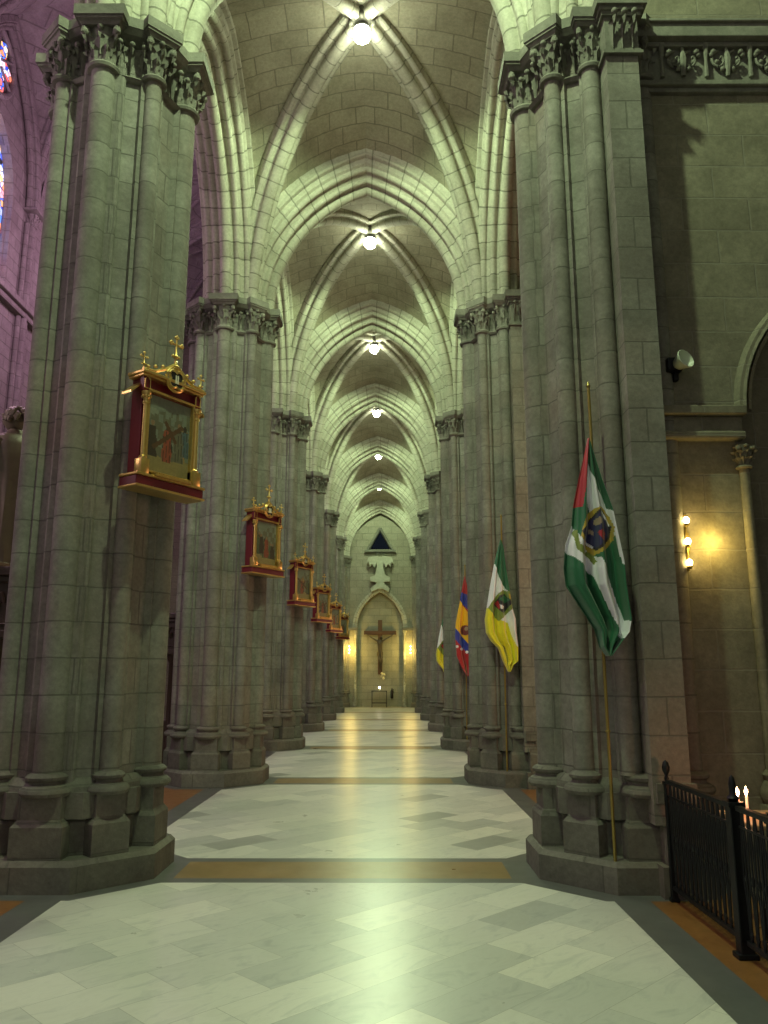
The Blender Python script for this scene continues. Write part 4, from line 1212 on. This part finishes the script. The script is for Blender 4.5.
fence_panel('iron fence panel running from the nearest right pier to the thick iron post', 6.18, 5.10, 14)
fence_panel('iron fence panel leaving the photo at the lower right corner', 4.98, 3.0, 24)
def post(label, y, r, h, knob):
    t = thing('iron_post', label, 'post', (FX, y, 0), 0, 'iron posts of the fence')
    bm = bmesh.new(); bbox(bm, -r, r, -r, r, 0, h, .006); bbox(bm, -r*1.5, r*1.5, -r*1.2, r*1.2, 0, .03, .005); bbox(bm, -r*1.25, r*1.25, -r*1.25, r*1.25, h-.03, h, .004); obj('shaft', bm, M['iron'], t)
    bm = bmesh.new(); lathe(bm, [(r*.6, h), (r*.9, h+.02), (r*.5, h+.04), (r*1.1*knob, h+.075), (r*1.2*knob, h+.10), (r*.8*knob, h+.135), (.003, h+.15)], seg=14); obj('knob', bm, M['iron'], t, smooth=True)
post('slim iron fence post with a round knob, against the nearest right pier', 6.21, .021, .83, 1.15)
post('thick iron fence post with candles behind it', 5.04, .040, .86, .45)

# candle stand behind the fence
t = thing('candle_table', 'dark iron stand with a brown tray behind the fence, holding candles', 'table', (3.05, 5.55, 0))
bm = bmesh.new(); bbox(bm, -.42, .5, -.3, .3, .655, .685, .01); obj('tray', bm, M['table'], t)
bm = bmesh.new()
for sx in (-.36, .44):
    for sy in (-.24, .24): tube(bm, [(sx, sy, 0), (sx, sy, .655)], .014, 8)
obj('legs', bm, M['iron'], t)
bm = bmesh.new(); tube(bm, [(-.30, -.22, .73), (-.22, -.24, .74), (-.12, -.24, .70), (-.04, -.24, .70), (.04, -.24, .76), (.12, -.24, .84), (.2, -.24, .86)], [.022, .02, .02, .024, .022, .02, .014], 10)
tube(bm, [(-.3, -.22, .685), (-.3, -.22, .74)], .02, 8); obj('scroll_arm', bm, M['iron'], t, smooth=True)
for (x, y), lab in (((2.70, 5.62), 'lit white candle behind the thick iron post, the left one of two'), ((2.775, 5.66), 'lit white candle behind the fence, the right one of two')):
    t = thing('candle', lab, 'candle', (x, y, .685))
    bm = bmesh.new(); lathe(bm, [(.009, 0), (.009, .115), (.006, .12)], seg=10); obj('wax', bm, M['wax'], t, smooth=True)
    bm = bmesh.new(); lathe(bm, [(.003, .122), (.010, .135), (.012, .147), (.007, .165), (.001, .182)], seg=10); obj('flame', bm, M['flame'], t, smooth=True)
l = light('candle_light', 'POINT', (2.70, 5.58, .90), 2.2, (1, .42, .2), .02)
# potted plant behind the fence
t = thing('potted_flowers', 'green leafy plant with pale flowers in a pot behind the iron fence', 'plant', (2.74, 4.62, 0))
bm = bmesh.new(); lathe(bm, [(.08, 0), (.11, .18), (.12, .19), (.11, .2), (.1, .18)], seg=16); obj('pot', bm, M['wood'], t, smooth=True)
bm = bmesh.new(); random.seed(5)
for k in range(70):
    a = random.uniform(0, 2*PI); e = random.uniform(.2, 1.3); L = random.uniform(.15, .34)
    p = Vector((.03*math.cos(a), .03*math.sin(a), .2)); q = p + Vector((math.cos(a)*math.cos(e), math.sin(a)*math.cos(e), math.sin(e)))*L
    tube(bm, [p, p.lerp(q, .6)+Vector((0, 0, .02)), q], [.003, .003, .002], 4)
    n_ = Vector((-math.sin(a), math.cos(a), 0))*.028; d_ = (q-p).normalized()*.06
    bm.faces.new([bm.verts.new(v) for v in (q-d_*.2, q+n_+d_*.5, q+d_*1.4-Vector((0, 0, .02)), q-n_+d_*.5)])
obj('foliage', bm, M['leaf'], t)
bm = bmesh.new()
for k in range(12):
    a = random.uniform(0, 2*PI); ball(bm, (.16*math.cos(a)*random.random(), .16*math.sin(a)*random.random(), random.uniform(.2, .5)), .022, 7)
obj('blossoms', bm, M['petal'], t, smooth=True)
